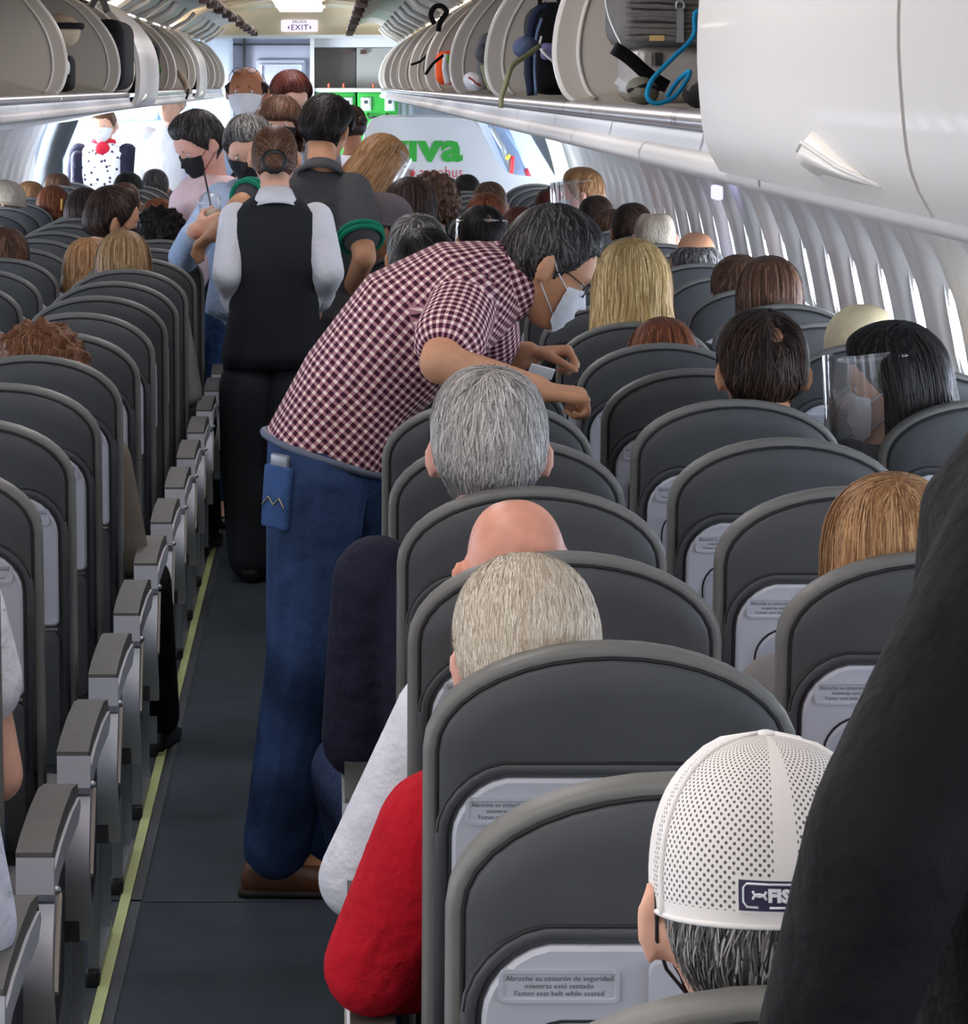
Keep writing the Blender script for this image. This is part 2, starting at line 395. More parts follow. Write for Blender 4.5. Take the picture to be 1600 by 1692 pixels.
for sg, nm, BB in ((1, 'right', RB), (-1, 'left', LB)):
    for bi, (a, b, kind) in enumerate(BB):
        t = thing('overhead_bin', '%s overhead bin along the %s side, %s from the camera' % ('open' if kind == 'o' else 'closed white', nm, ORD[bi]), 'overhead bin', (0, 0, 0), group='overhead bins')
        sweep(LINER, sg, a+.01, b-.01).obj('liner', m_bin, t, angle=SH)
        poly = [(CX+sg*p[0], p[1]) for p in OPENP+LINER[::-1][1:-1]]
        MB().extrude(poly, 'y', b-.012, b+.012).obj('divider', m_bin, t, angle=SH)
        MB().tube([V((CX+sg*p[0], b, p[1])) for p in OPENP], 0.0075, 8).obj('divider_trim', m_binedge, t)
        MB().tube([V((CX+sg*(p[0]+.035), b-.014, p[1])) for p in OPENP[1:]], 0.004, 6).obj('divider_bead', m_binedge, t)
        if kind == 'o':
            sweep(LIP, sg, a+.004, b-.004).obj('lip', m_lip, t)
            for q in (.25, .75):
                for e in (-.02, .02):
                    sweep([(p[0]-.0012, p[1]+.0005) for p in LIP], sg, a+(b-a)*q+e-.002, a+(b-a)*q+e+.002).obj('lip_joint', m_gap, t)
            d = sweep(SWUNG, sg, a+.05, b-.05, 0.016).obj('door', m_bin, t, angle=SH)
            sweep(SWUNG[-5:], sg, a+.04, b-.04, 0.022).obj('door_edge', mat('door_edge_trim', (150, 128, 118), .5), d)
            for q in (.06, .5, .94):
                y = a+(b-a)*q
                MB().box((CX+sg*.345, y, 2.128), (.05, .09, .03)).obj('latch', mat('latch_dark', (70, 52, 52), .5), d, smooth=False)
                MB().tube([(CX+sg*.70, y, 2.07), (CX+sg*.60, y, 2.12), (CX+sg*.56, y, 2.165)], .011, 6).obj('hinge_arm', m_binedge, d)
        else:
            d = sweep(CLOSP, sg, a+.006, b-.006, -0.018).obj('door', m_binw, t, angle=SH)
            yl = a+(b-a)*.205
            # teardrop latch cover on the lower edge of the door
            L = min(.34, (b-a)*.3); out = []
            prof2 = [(0.0, .0), (.02, .018), (.06, .034), (.12, .043), (.16, .0415), (.5, .021), (.85, .006), (1.0, .0)]
            vs = []; fs = []; nr = 7
            for u, h in prof2:
                for i in range(nr):
                    v = i/(nr-1); bul = math.sin(math.pi*v)**.6*(.024*min(1, h/.03)); 
                    w_ = .563-.007*min(1, v*2.2)-bul
                    vs.append(V((CX+sg*w_, yl+L*(1-u)-L*.4, 1.690+h*v)))
            for i in range(len(prof2)-1):
                for j in range(nr-1): fs.append((i*nr+j, i*nr+j+1, (i+1)*nr+j+1, (i+1)*nr+j))
            MB().add(vs, fs).obj('latch_cover', m_binedge, d)
            MB().tube([vs[i*nr+nr//2+1]+V((-sg*.001, 0, 0)) for i in range(1, len(prof2)-1)], .0016, 6).obj('latch_line', m_rail, d)
    FASC = [(.586, 1.712), (.579, 1.709), (.577, 1.700), (.575, 1.692)]
    RAIL = [(.578, 1.6935), (.569, 1.690), (.5635, 1.681), (.5645, 1.672), (.572, 1.666), (.60, 1.663), (1.0, 1.625), (1.66, 1.50)]
    y0 = -2.4 if sg > 0 else 4.6
    tr = sweep(FASC, sg, y0, 24.1).obj('trim_%d' % (1 if sg > 0 else 2), m_psu)
    struct(tr, 'pale service panel strip below the %s bins' % nm)
    sweep(RAIL, sg, y0, 24.1).obj('lower_rail', m_rail, tr)
    y = y0+.3
    while y < 24:
        sweep([(p[0]-.0012, p[1]) for p in FASC], sg, y, y+.006).obj('panel_joint', m_gap, tr)
        sweep([(p[0]-.0010, p[1]) for p in RAIL[:4]], sg, y+.55, y+.555).obj('rail_joint', m_gap, tr)
        y += 1.1

# ---------------------------------------------------------------- far end of the cabin
m_lav = mat('lavatory_wall', (158, 162, 178), 0.5, var=.04, vscale=2)
m_lavd = mat('lavatory_door', (168, 172, 188), 0.5, var=.03, vscale=2)
m_pale = mat('pale_blue_panel', (206, 216, 230), 0.5)
m_blue = mat('blue_panel', (150, 178, 214), 0.5)
m_grey = mat('galley_grey', (160, 160, 156), 0.5)
m_dkgrey = mat('galley_dark', (84, 82, 78), 0.5, var=.1, vscale=5)
m_green = mat('trolley_green', (48, 164, 62), 0.45, var=.06, vscale=6)
m_white = mat('white_panel', (226, 230, 234), 0.45)
we = MB().box((CX, 25.95, 1.1), (4.2, .1, 2.8)).obj('wall_front', m_pale, smooth=False); struct(we, 'pale bulkhead closing the far end of the cabin')
wb = MB().box((CX, Y0-.05, 1.1), (4.2, .1, 2.8)).obj('wall_back', m_wall, smooth=False); struct(wb, 'pale bulkhead behind the camera')
hd = MB().extrude([(CX-1.3, 2.12), (CX+1.3, 2.12), (CX+1.3, 2.45), (CX-1.3, 2.45)], 'y', 24.22, 24.32).obj('trim_3', m_ceil, smooth=False); struct(hd, 'cream header above the passage at the cabin end')
MB().box((CX, 24.20, 2.112), (2.6, .06, .025)).obj('header_edge', m_white, hd, smooth=False)
c2 = MB().box((CX, 25.1, 2.16), (3.6, 1.7, .04)).obj('ceiling_vestibule', m_white, smooth=False); struct(c2, 'white ceiling panel above the galley')
for i, x in enumerate((-.75, -.2, .35)):
    pass
# exit sign
ex = thing('exit_sign', 'lit white SALIDA EXIT sign with purple letters and arrows', 'exit sign', P(495, 42.5, 24.18))
MB().rbox((0, .01, 0), (.27, .03, .088), .012).obj('sign_box', glow('sign_white', (248, 240, 252), 1.0), ex, angle=SH)
# lavatory
lv = thing('lavatory_unit', 'lavender-grey lavatory wall with a closed door behind the queue', 'lavatory', (0, 24.5, 0))
xa, xb = P(384, 0, 24.5).x, P(513, 0, 24.5).x
MB().box(((xa+xb)/2, .25, 1.06), (xb-xa, .4, 2.12)).obj('wall_panel', m_lav, lv, smooth=False)
da, db = P(424, 0, 24.5).x, P(505, 0, 24.5).x; zt = P(0, 98, 24.5).z
MB().rbox(((da+db)/2, .045, zt/2), (db-da, .04, zt), .015).obj('door_panel', m_lavd, lv, angle=SH)
MB().tube([(da+.03, .02, .1), (da+.03, .02, zt-.04), (db-.03, .02, zt-.04), (db-.03, .02, .1)], .012, 6).obj('door_frame', m_pale, lv)
MB().box((da-.09, .03, zt+.1), (.02, .04, .9)).obj('hinge_strip', m_gap, lv, smooth=False)
MB().box(((xa+xb)/2, .03, zt+.11), (xb-xa, .02, .012)).obj('joint_line', m_gap, lv, smooth=False)
pc = MB().box((P(516, 0, 24.4).x, 24.42, 1.06), (.03, .16, 2.12)).obj('door_post', m_white, smooth=False); tag(pc, 'narrow white vertical post between lavatory and galley', 'post')
cl = MB().rbox((P(356, 0, 24.5).x, 24.7, 1.06), (.26, .5, 2.12), .04).obj('corner_column', m_pale, angle=SH); tag(cl, 'pale blue corner column left of the lavatory', 'column')
# galley
ga, gb = P(519, 0, 24.4).x, P(690, 0, 24.4).x
gl = thing('galley_unit', 'grey galley cabinet with open compartments above green trolleys', 'galley', (0, 24.4, 0))
MB().box(((ga+gb)/2, .75, 1.06), (gb-ga, .1, 2.12)).obj('back_panel', m_grey, gl, smooth=False)
zt, zm = P(0, 78, 24.4).z, P(0, 146, 24.4).z
MB().box(((ga+gb)/2, .4, (zt+2.135)/2), (gb-ga, .76, 2.135-zt)).obj('top_panel', m_white, gl, smooth=False)
x1, x2 = P(588, 0, 24.4).x, P(655, 0, 24.4).x
MB().box(((ga+x1)/2, .12, (zt+zm)/2), (x1-ga, .1, zt-zm)).obj('dark_compartment_door', m_dkgrey, gl, smooth=False)
MB().box(((x1+x2)/2, .10, (zt+zm)/2), (x2-x1-.012, .1, zt-zm-.01)).obj('grey_compartment_door', m_grey, gl, smooth=False)
for xx in (.42, .6):
    MB().box((ga+(x2-ga)*xx, .04, zt-.035), (.045, .02, .03)).obj('turn_latch', mat('latch_brown', (80, 52, 48), .5), gl, smooth=False)
MB().rbox(((ga+x2)/2, .3, zm-.012), (x2-ga, .7, .03), .01).obj('worktop', m_white, gl, angle=SH)
for xx in (.18, .36, .72):
    MB().cap((ga+(x2-ga)*xx, -.03, zm), (ga+(x2-ga)*xx, -.03, zm+.03), .008, .008).obj('stop_peg', mat('peg_red', (220, 90, 60), .5), gl)
MB().box(((x2+gb)/2, .35, 1.0), (gb-x2-.02, .5, 2.0)).obj('side_cabinet', m_pale, gl, smooth=False)
for i in range(4): MB().box((x2+.04+.05*i, .09, .95), (.008, .01, 1.9)).obj('cabinet_line', m_grey, gl, smooth=False)
for i, (pa, pb) in enumerate(((521, 588), (590, 658))):
    xa, xb = P(pa, 0, 24.35).x, P(pb, 0, 24.35).x; zt = P(0, 152, 24.35).z; wd = xb-xa
    t = thing('galley_trolley', ['green galley trolley under the dark compartment', 'green galley trolley with two white placards and black handle'][i], 'trolley', ((xa+xb)/2, 24.35, 0), group='green trolleys in the galley')
    MB().rbox((0, .35, zt/2+.04), (wd, .7, zt-.08), .02).obj('body', m_green, t, angle=SH)
    MB().box((0, -.004, P(0, 216, 24.35).z), (wd, .012, .02)).obj('door_split', m_white, t, smooth=False)
    MB().box((0, -.004, P(0, 221, 24.35).z), (wd, .012, .012)).obj('door_gap', m_gap, t, smooth=False)
    for u in (.22, .80):
        pl = MB().rbox((-wd/2+wd*u, -.006, P(0, 172, 24.35).z), (wd*.25, .012, .10), .005).obj('card_holder', mat('card_grey', (176, 196, 180), .5), t, angle=SH)
        MB().box((-wd/2+wd*u, -.013, P(0, 172, 24.35).z+.008), (wd*.15, .004, .062)).obj('card', m_white, pl, smooth=False)
        MB().box((-wd/2+wd*u, -.0155, P(0, 172, 24.35).z+.015), (wd*.09, .002, .026)).obj('card_print', m_ink, pl, smooth=False)
    MB().tube([(-.07, -.005, P(0, 192, 24.35).z+.02), (-.07, -.03, P(0, 192, 24.35).z-.01), (.07, -.03, P(0, 192, 24.35).z-.01), (.07, -.005, P(0, 192, 24.35).z+.02)], .009, 6).obj('handle', m_blk, t)
    for sx in (-1, 1): MB().cap((sx*(wd/2-.06), .1, .045), (sx*(wd/2-.06)+.02, .1, .045), .044, .044).obj('caster', m_blk, t)
# vestibule left: panels and crew seat
vp = MB().extrude([(-1.78, .1), (-.975, .1), (-.975, 2.1), (-1.52, 2.1), (-1.78, 1.7), (-1.98, 1.2), (-1.98, .6)], 'y', 24.7, 24.8).obj('vestibule_panel', m_pale, smooth=False); tag(vp, 'pale blue vestibule partition lit by the open door', 'partition')
vpx = P(262, 0, 24.6).x
MB().rbox((vpx+.03, 24.68, P(0, 186, 24.6).z), (.36, .05, .26), .02).obj('hatch', m_white, vp, angle=SH)
MB().rbox((vpx-.02, 24.65, P(0, 186, 24.6).z), (.04, .06, .2), .015).obj('grip', m_blue, vp, angle=SH)
cs = thing('jump_seat', 'blue folded crew seat against the vestibule partition', 'seat', (P(243, 0, 24.4).x, 24.45, 0))
MB().rbox((0, .12, 1.0), (.50, .12, 1.0), .05, seg=4).obj('backrest', m_blue, cs, angle=SH)
MB().rbox((0, -.03, .62), (.46, .1, .42), .04).obj('folded_seat', mat('blue_cushion', (96, 120, 168), .6), cs, angle=SH)
ip = MB().box((P(318, 0, 24.5).x, 24.55, 1.6), (.22, .06, .7)).obj('control_panel', m_white, smooth=False); tag(ip, 'white crew control panel beside the corner column', 'control panel')
for i in range(4): MB().box((P(306+8*i, 0, 24.5).x, 24.512, P(0, 178, 24.5).z), (.022, .014, .03)).obj('button', m_blue, ip, smooth=False)
MB().box((P(318, 0, 24.5).x, 24.512, P(0, 192, 24.5).z), (.16, .014, .03)).obj('display', m_blue, ip, smooth=False)
# right: low white partition with the airline name
d = 22.35
pts = [(594, 300), (600, 250), (606, 215), (616, 200), (632, 193.5), (700, 193), (772, 195.5), (784, 201), (796, 216), (812, 246), (826, 272), (836, 284), (852, 289), (880, 292), (960, 296)]
poly = [(P(x, y, d).x, P(x, y, d).z) for x, y in pts]
pa = MB().extrude([(poly[-1][0], 0), (poly[0][0], 0)]+poly, 'y', d, d+.05).mesh('partition_board', False)
pt = thing('partition', 'low white partition with green viva lettering and rounded corners', 'partition', (0, 0, 0))
link('board', pa, m_white, pt)
MB().tube([V((x, d+.025, z)) for x, z in poly[:9]], .014, 6).obj('edge_trim', mat('trim_silver', (178, 180, 184), .4), pt)
# right exit door behind it
xd = thing('exit_door', 'pale blue exit door with lever and red strap beside the partition', 'door', (0, 23.4, 0))
a_, b_ = P(800, 0, 23.4).x, P(935, 0, 23.4).x
q = [(P(x, y, 23.4).x, P(x, y, 23.4).z) for x, y in ((770, 196), (862, 196), (930, 310), (800, 310))]
MB().extrude(q, 'y', .1, .14).obj('door_panel', m_pale, xd, smooth=False)
q = [(P(x, y, 23.3).x, P(x, y, 23.3).z) for x, y in ((806, 206), (838, 206), (880, 292), (842, 290))]
MB().extrude(q, 'y', -.05, .0).obj('door_window', mat('door_bluegrey', (128, 146, 176), .3), xd, smooth=False)
q = [(P(x, y, 23.25).x, -.1, P(x, y, 23.25).z) for x, y in ((812, 210), (832, 244), (846, 286))]
MB().tube(q, .02, 6).obj('lever', m_steel, xd)
q = [(P(x, y, 23.25).x, -.1, P(x, y, 23.25).z) for x, y in ((836, 218), (858, 250), (872, 284))]
MB().tube(q, .014, 6).obj('grab_bar', m_blue, xd)
q = [(P(x, y, 23.2).x, -.12, P(x, y, 23.2).z) for x, y in ((848, 258), (848, 272), (846, 290))]
MB().tube(q, .014, 6).obj('red_strap', mat('strap_red', (200, 48, 56), .7), xd)
q = [(P(x, y, 23.2).x, -.12, P(x, y, 23.2).z) for x, y in ((838, 264), (844, 256))]
MB().tube(q, .014, 6).obj('yellow_tab', mat('tab_yellow', (226, 196, 70), .7), xd)
q = [(P(x, y, 23.2).x, -.12, P(x, y, 23.2).z) for x, y in ((870, 280), (876, 294))]
MB().tube(q, .018, 6).obj('red_tab', mat('tab_dkred', (150, 30, 50), .7), xd)
# lit sign high on the right wall
sx = P(1139, 318, 12.8)
ws = MB().rbox((1.50, 12.8, sx.z), (.03, .16, .055), .008).obj('wall_placard', glow('placard_lilac', (196, 196, 255), 1.6), angle=SH); tag(ws, 'small lit lilac sign on the right side wall', 'sign')
# ================================================================ SEATS
def arch(hw, zt, zs, zb, ins, n=18):
    """outline of a seat back seen from behind, counted from lower left round the top"""
    a = hw-ins; top = zt-ins; pts = [(-a, zb+ins*.3), (-a, (zs+zb)/2)]
    for i in range(n+1):
        q = math.pi-math.pi*i/n; pts.append((a*math.cos(q), zs+(top-zs)*math.sin(q)))
    return pts+[(a, (zs+zb)/2), (a, zb+ins*.3)]
def lean(z): return (1.12-z)*0.17
def ring_stack(rings):
    vs = []; n = len(rings[0][0])
    for o, y in rings: vs += [V((x, y+lean(z), z)) for x, z in o]
    fs = []
    for k in range(len(rings)-1):
        for i in range(n):
            j = (i+1) % n; fs.append((k*n+i, k*n+j, (k+1)*n+j, (k+1)*n+i))
    fs.append(tuple(range(n))); fs.append(tuple(range((len(rings)-1)*n, len(rings)*n))[::-1])
    return vs, fs
HW = .216
R_ = lambda ins, zb=.40: arch(HW, 1.12, .995, zb, ins)
me_back = MB().add(*ring_stack([(R_(.017), .008), (R_(.007), .0035), (R_(.001), .012), (R_(0), .03), (R_(.003), .06), (R_(.02), .078), (R_(.06), .085)])).mesh('backrest')
me_cover = MB().add(*ring_stack([(R_(.0155), .016), (R_(.0165), .004), (R_(.023), -.001), (R_(.06), -.005), (R_(.12), -.006)])).mesh('back_cover')
o = R_(.0158)
me_seam = MB().tube([V((x, .004+lean(z), z)) for x, z in o], .0026, 5).mesh('seam')
def rrect(x0, x1, z0, z1, r, crown=0.0, rb=None, n=6):
    rb = r if rb is None else rb; pts = []
    for cx, cz, rr, q0 in ((x1-rb, z0+rb, rb, -90), (x1-r, z1-r, r, 0), (x0+r, z1-r, r, 90), (x0+rb, z0+rb, rb, 180)):
        for i in range(n+1):
            q = math.radians(q0+90*i/n); pts.append((cx+rr*math.cos(q), cz+rr*math.sin(q)))
    if crown:
        out = []
        xm, hw = (x0+x1)/2, (x1-x0)/2
        for x, z in pts: out.append((x, z-crown*((x-xm)/hw)**2*max(0, (z-z0)/(z1-z0))))
        return out
    return pts
def slab(outs): return MB().add(*ring_stack(outs))
def rr_in(x0, x1, z0, z1, r, crown, ins, rb=None): return rrect(x0+ins, x1-ins, z0+ins, z1-ins, max(r-ins, .002), crown, None if rb is None else max(rb-ins, .002))
PX, PB, PT = .183, .712, .975
me_shell = slab([(rr_in(-PX, PX, PB, PT, .062, .022, 0, .012), .0), (rr_in(-PX, PX, PB, PT, .062, .022, 0, .012), -.014), (rr_in(-PX, PX, PB, PT, .062, .022, .004, .012), -.018)]).mesh('shell_panel', True, SH)
me_stitch = MB().tube([V((x, -.0065+lean(z), z)) for x, z in rrect(-PX-.016, PX+.016, PB, PT+.016, .075, .022)[8:21]], .0022, 5).mesh('stitch_line')
me_fold = MB().tube([V((x, -.003+lean(z), z)) for x, z in rrect(-PX-.012, PX+.012, PB-.2, PT+.010, .070, .022)[6:22]], .008, 6).mesh('cover_fold')
def placard(x0):
    a, b, c, dd = x0, x0+.112, .912, .944
    return slab([(rr_in(a, b, c, dd, .007, 0, 0), -.016), (rr_in(a, b, c, dd, .007, 0, 0), -.0215), (rr_in(a, b, c, dd, .007, 0, .0035), -.0215), (rr_in(a, b, c, dd, .007, 0, .0045), -.0192)]).mesh('placard_frame', True, SH)
me_plc = [placard(-.168), placard(.056)]
T0, T1, TX = .733, .898, .152
me_traygap = slab([(rr_in(-TX-.003, TX+.003, T0-.003, T1+.003, .045, .012, 0, .008), -.012), (rr_in(-TX-.003, TX+.003, T0-.003, T1+.003, .045, .012, 0, .008), -.0186)]).mesh('tray_gap', False)
me_tray = slab([(rr_in(-TX, TX, T0, T1, .043, .012, 0, .008), -.012), (rr_in(-TX, TX, T0, T1, .043, .012, 0, .008), -.021), (rr_in(-TX, TX, T0, T1, .043, .012, .004, .008), -.024)]).mesh('tray_panel', True, SH)
me_latch = slab([(rr_in(-.016, .016, .72, .752, .006, 0, 0), -.018), (rr_in(-.016, .016, .72, .752, .006, 0, .001), -.029)]).mesh('tray_latch', True, SH)
me_hook = slab([(rr_in(-.030, .030, .905, .953, .010, 0, 0), -.016), (rr_in(-.030, .030, .905, .953, .010, 0, .002), -.026)]).mesh('coat_hook', True, SH)
me_pocket = slab([(rr_in(-.185, .185, .43, .705, .02, 0, 0), .0), (rr_in(-.185, .185, .43, .705, .02, 0, .003), -.012), (rr_in(-.185, .185, .43, .705, .02, 0, .03), -.020)]).mesh('pocket', True, SH)
me_pockl = MB().tube([V((x, -.012+lean(.705), .705)) for x in (-.18, 0, .18)], .004, 6).mesh('pocket_piping')
me_cush = MB().rbox((0, .36, .42), (.445, .48, .11), .04, seg=4).mesh('seat_cushion')
me_base = MB().box((0, .34, .345), (.40, .42, .05)).tube([(-.25, .2, .30), (.25, .2, .30)], .022, 8).tube([(-.25, .45, .30), (.25, .45, .30)], .022, 8).mesh('seat_frame', True, SH)
me_leg = MB().box((0, .46, .15), (.022, .035, .30)).box((0, .12, .15), (.022, .03, .30)).box((0, .29, .02), (.026, .40, .025)).mesh('leg', False)
me_foot = MB().rbox((0, .11, .018), (.028, .05, .036), .008).mesh('leg_foot')
# aisle armrest (at x=0): pad, end shell, curved upright, lever
padp = [(-.02, .632), (.06, .642), (.20, .648), (.36, .646), (.47, .630), (.50, .60), (.47, .595), (.3, .605), (.1, .607), (-.02, .600)]
me_pad = MB().extrude(padp[:6]+[(.47, .612), (.3, .622), (.1, .620), (-.02, .610)], 'x', -.027, .027).mesh('armrest_pad', True, SH)
shp = [(-.035, .628), (-.015, .606), (.1, .616), (.3, .618), (.47, .608), (.49, .59), (.44, .572), (.25, .580), (.08, .578), (-.02, .560), (-.04, .575)]
me_ashell = MB().extrude(shp, 'x', -.025, .031).mesh('armrest_shell', True, SH)
up = []; up2 = []
for i in range(13):
    q = i/12; y = -.018-.035*math.sin(math.pi*min(1, q*1.15))+.13*max(0, q-.42)**1.35; z = .556-.26*q
    up.append((y, z)); up2.append((y+.040*(1-q)**.5+.003, z+.01*q))
me_up = MB().extrude(up+up2[::-1], 'x', -.020, .030).mesh('armrest_upright', True, SH)
me_side = MB().extrude([(.02, .30), (.02, .52), (.12, .57), (.42, .565), (.46, .50), (.44, .32), (.3, .28)], 'x', -.018, .008).mesh('side_panel', True, SH)
me_lever = MB().box((.024, .075, .475), (.014, .022, .15), Matrix.Rotation(math.radians(-28), 3, 'X')).mesh('lever', False)
me_knob = MB().cap((.025, -.012, .575), (.034, -.012, .575), .006, .006).mesh('rivet')
me_iarm = MB().extrude([(0, .60), (.05, .642), (.36, .640), (.42, .61), (.36, .59), (.05, .585)], 'x', -.022, .022).mesh('armrest_pad', True, SH)
m_lever = mat('lever_beige', (186, 178, 166), .5)
m_side = mat('side_dark', (52, 52, 54), .5)
DR = lambda k: 2.31+.7366*k
DL = lambda k: 2.68+.7366*k
SX = {'right': {'aisle': .325, 'middle': .833, 'window': 1.341}, 'left': {'aisle': -.705, 'middle': -1.213, 'window': -1.721}}
TEXTSEATS = []; CNT = {}
def make_seat(side, pos, k, d):
    x = SX[side][pos]
    near = d < 9.5; CNT[side, pos] = CNT.get((side, pos), -1)+1
    t = thing('cabin_seat', 'grey leather seat in the %s %s column, %s one from the camera' % (side, pos, ORD[CNT[side, pos]]), 'seat', (x, d, 0), group='grey cabin seats')
    link('backrest', me_back, m_rim, t); link('back_cover', me_cover, m_leather, t); link('seam', me_seam, m_seam, t)
    sh = link('shell_panel', me_shell, m_plastic, t)
    if near:
        for i in (0, 1):
            p = link('placard_frame', me_plc[i], m_plastic, sh); TEXTSEATS.append((p, (-.112, .112)[i]))
        link('stitch_line', me_stitch, m_seam, t); link('cover_fold', me_fold, m_leather, t)
        tr = link('tray_panel', me_tray, m_tray, t); link('tray_gap', me_traygap, m_gap, tr); link('tray_latch', me_latch, mat('latch_taupe', (120, 112, 110), .5), tr)
        link('coat_hook', me_hook, m_plastic, sh)
        link('pocket', me_pocket, m_leather, t); link('pocket_piping', me_pockl, m_rim, t)
    elif d < 15: link('tray_panel', me_tray, m_tray, t)
    link('seat_cushion', me_cush, m_leather, t)
    link('seat_frame', me_base, m_steel, t)
    sg = -1 if side == 'right' else 1
    if pos == 'aisle':
        def al(n, me, m, par): 
            o = link(n, me, m, par)
            if par is t: o.location = (sg*.272, .0, 0); o.scale = (sg, 1, 1)
            return o
        pa_ = al('armrest_shell', me_ashell, m_alu, t); al('armrest_pad', me_pad, m_pad, pa_)
        al('armrest_upright', me_up, m_alu, t); al('side_panel', me_side, m_side, t)
        if d < 13: al('recline_lever', me_lever, m_lever, t); al('rivet', me_knob, m_steel, pa_)
        l = link('leg', me_leg, m_steel, t); l.location = (sg*.245, 0, 0); link('leg_foot', me_foot, m_blk, l)
    else:
        a = link('armrest_pad', me_iarm, m_pad, t); a.location = (sg*.254, .02, 0)
        if pos == 'window':
            l = link('leg', me_leg, m_steel, t); l.location = (0, 0, 0)
    return t
SEATS = {}
for k in range(27):
    for pos in ('aisle', 'middle', 'window'):
        d = DR(k); x = SX['right'][pos]
        if VX+F*(x-.24)/d < 1640 and d < 22: SEATS['right', pos, k] = make_seat('right', pos, k, d)
        d = DL(k); x = SX['left'][pos]
        if VX+F*(x+.33)/d > -20 and d < 21.9: SEATS['left', pos, k] = make_seat('left', pos, k, d)
# ================================================================ PEOPLE: shared builders
JOBS = {}; MESH = {}
def job(key, mb, voxel, smooth=4):
    me = mesh_from('tmp', mb.v, mb.f, True)
    bm = bmesh.new(); bm.from_mesh(me); bmesh.ops.remove_doubles(bm, verts=bm.verts, dist=1e-6); bmesh.ops.recalc_face_normals(bm, faces=bm.faces); bm.to_mesh(me); bm.free()
    o = bpy.data.objects.new('tmp', me); COL.objects.link(o)
    m = o.modifiers.new('r', 'REMESH'); m.mode = 'VOXEL'; m.voxel_size = voxel; m.use_smooth_shade = True
    s = o.modifiers.new('s', 'SMOOTH'); s.iterations = smooth; s.factor = 0.5
    JOBS[key] = o
def textjob(key, body, size, align='CENTER', offset=0.0, ext=0.0, space=1.0, lsp=1.0):
    c = bpy.data.curves.new('tmp', 'FONT'); c.body = body; c.size = size; c.align_x = align; c.align_y = 'CENTER'
    c.offset = offset; c.extrude = ext; c.space_character = space; c.space_line = lsp; c.resolution_u = 2
    o = bpy.data.objects.new('tmp', c); COL.objects.link(o); JOBS[key] = o
def bake():
    dg = bpy.context.evaluated_depsgraph_get()
    for k, o in JOBS.items():
        me = bpy.data.meshes.new_from_object(o.evaluated_get(dg)); me.materials.clear(); MESH[k] = me
        if o.type == 'MESH': me.shade_smooth()
    for k, o in JOBS.items():
        d_ = o.data; bpy.data.objects.remove(o)
        if isinstance(d_, bpy.types.Mesh): bpy.data.meshes.remove(d_)
    JOBS.clear()

# ---- head surface, local frame: +y face, +x its right hand, +z up; origin at the middle of the skull
def headf(D, nose=1.0):
    x, y, z = D[:, 0], D[:, 1], D[:, 2]
    low = np.clip(-z, 0, 1); fr = np.clip(y, 0, 1)
    bx = (np.abs(x)**2.5+np.abs(y)**2.5+np.abs(z)**2.5)**(-1/2.5)
    bx = np.where(z > -.1, bx, 1+(bx-1)*np.clip(1+(z+.1)*1.6, 0, 1))
    X = .077*x*bx*(1-.24*low**1.7); Y = .097*y*bx; Z = .112*z*np.where(z > 0, bx, 1.05)
    Y = np.where(y < 0, Y*(1-.30*low**1.2), Y)
    X = X*(1-.03*np.clip(z, 0, 1)**2)
    Y = Y+.052*low**2.2-.010*fr**2*np.exp(-((z+.15)/.4)**2)
    g = np.exp(-(x/.12)**2)*(y > 0)
    prof = np.where(z > -.24, np.clip((.14-z)/.38, 0, 1)**1.1, np.clip(1-(-.24-z)/.10, 0, 1))
    Y = Y+nose*.028*g*prof
    Y = Y-.011*np.exp(-(((np.abs(x)-.37)/.16)**2+((z-.06)/.09)**2))*(y > 0)
    Y = Y+.005*np.exp(-((z-.21)/.07)**2)*fr
    Y = Y+.006*np.exp(-((x/.26)**2+((z+.50)/.06)**2))*(y > 0)-.004*np.exp(-((x/.3)**2+((z+.62)/.05)**2))*(y > 0)
    return np.stack([X, Y, Z], 1)
def dirgrid(nu, nv, z0=-1.0, z1=1.0):
    th = np.linspace(math.acos(z1), math.acos(z0), nv+1); ph = np.linspace(0, 2*math.pi, nu, endpoint=False)
    T, Pn = np.meshgrid(th, ph, indexing='ij')
    D = np.stack([np.sin(T)*np.sin(Pn), np.sin(T)*np.cos(Pn), np.cos(T)], 2).reshape(-1, 3)
    fs = [(j*nu+i, j*nu+(i+1) % nu, (j+1)*nu+(i+1) % nu, (j+1)*nu+i) for j in range(nv) for i in range(nu)]
    return D, fs
HD, HFc = dirgrid(64, 44)
HP = headf(HD)
def head_prims(mb, M, ears=True):
    mb.add([M @ V(p) for p in HP], HFc)
    if ears:
        for s in (-1, 1):
            R = (M.to_3x3() @ Matrix.Rotation(s*.45, 3, 'Z'))
            mb.ell(M @ V((s*.092, -.014, -.006)), (.0085, .020, .034), R, 12, 10)
            mb.ell(M @ V((s*.081, -.004, -.024)), (.009, .011, .014), R, 10, 8)
def hm(pos, yaw=0.0, pitch=0.0, roll=0.0, s=1.0):
    """head matrix: yaw>0 turns to the left (seen from above), pitch<0 looks down; base faces +y"""
    return Matrix.Translation(V(pos)) @ Matrix.Rotation(math.radians(yaw), 4, 'Z') @ Matrix.Rotation(math.radians(pitch), 4, 'X') @ Matrix.Rotation(math.radians(roll), 4, 'Y') @ Matrix.Scale(s, 4)

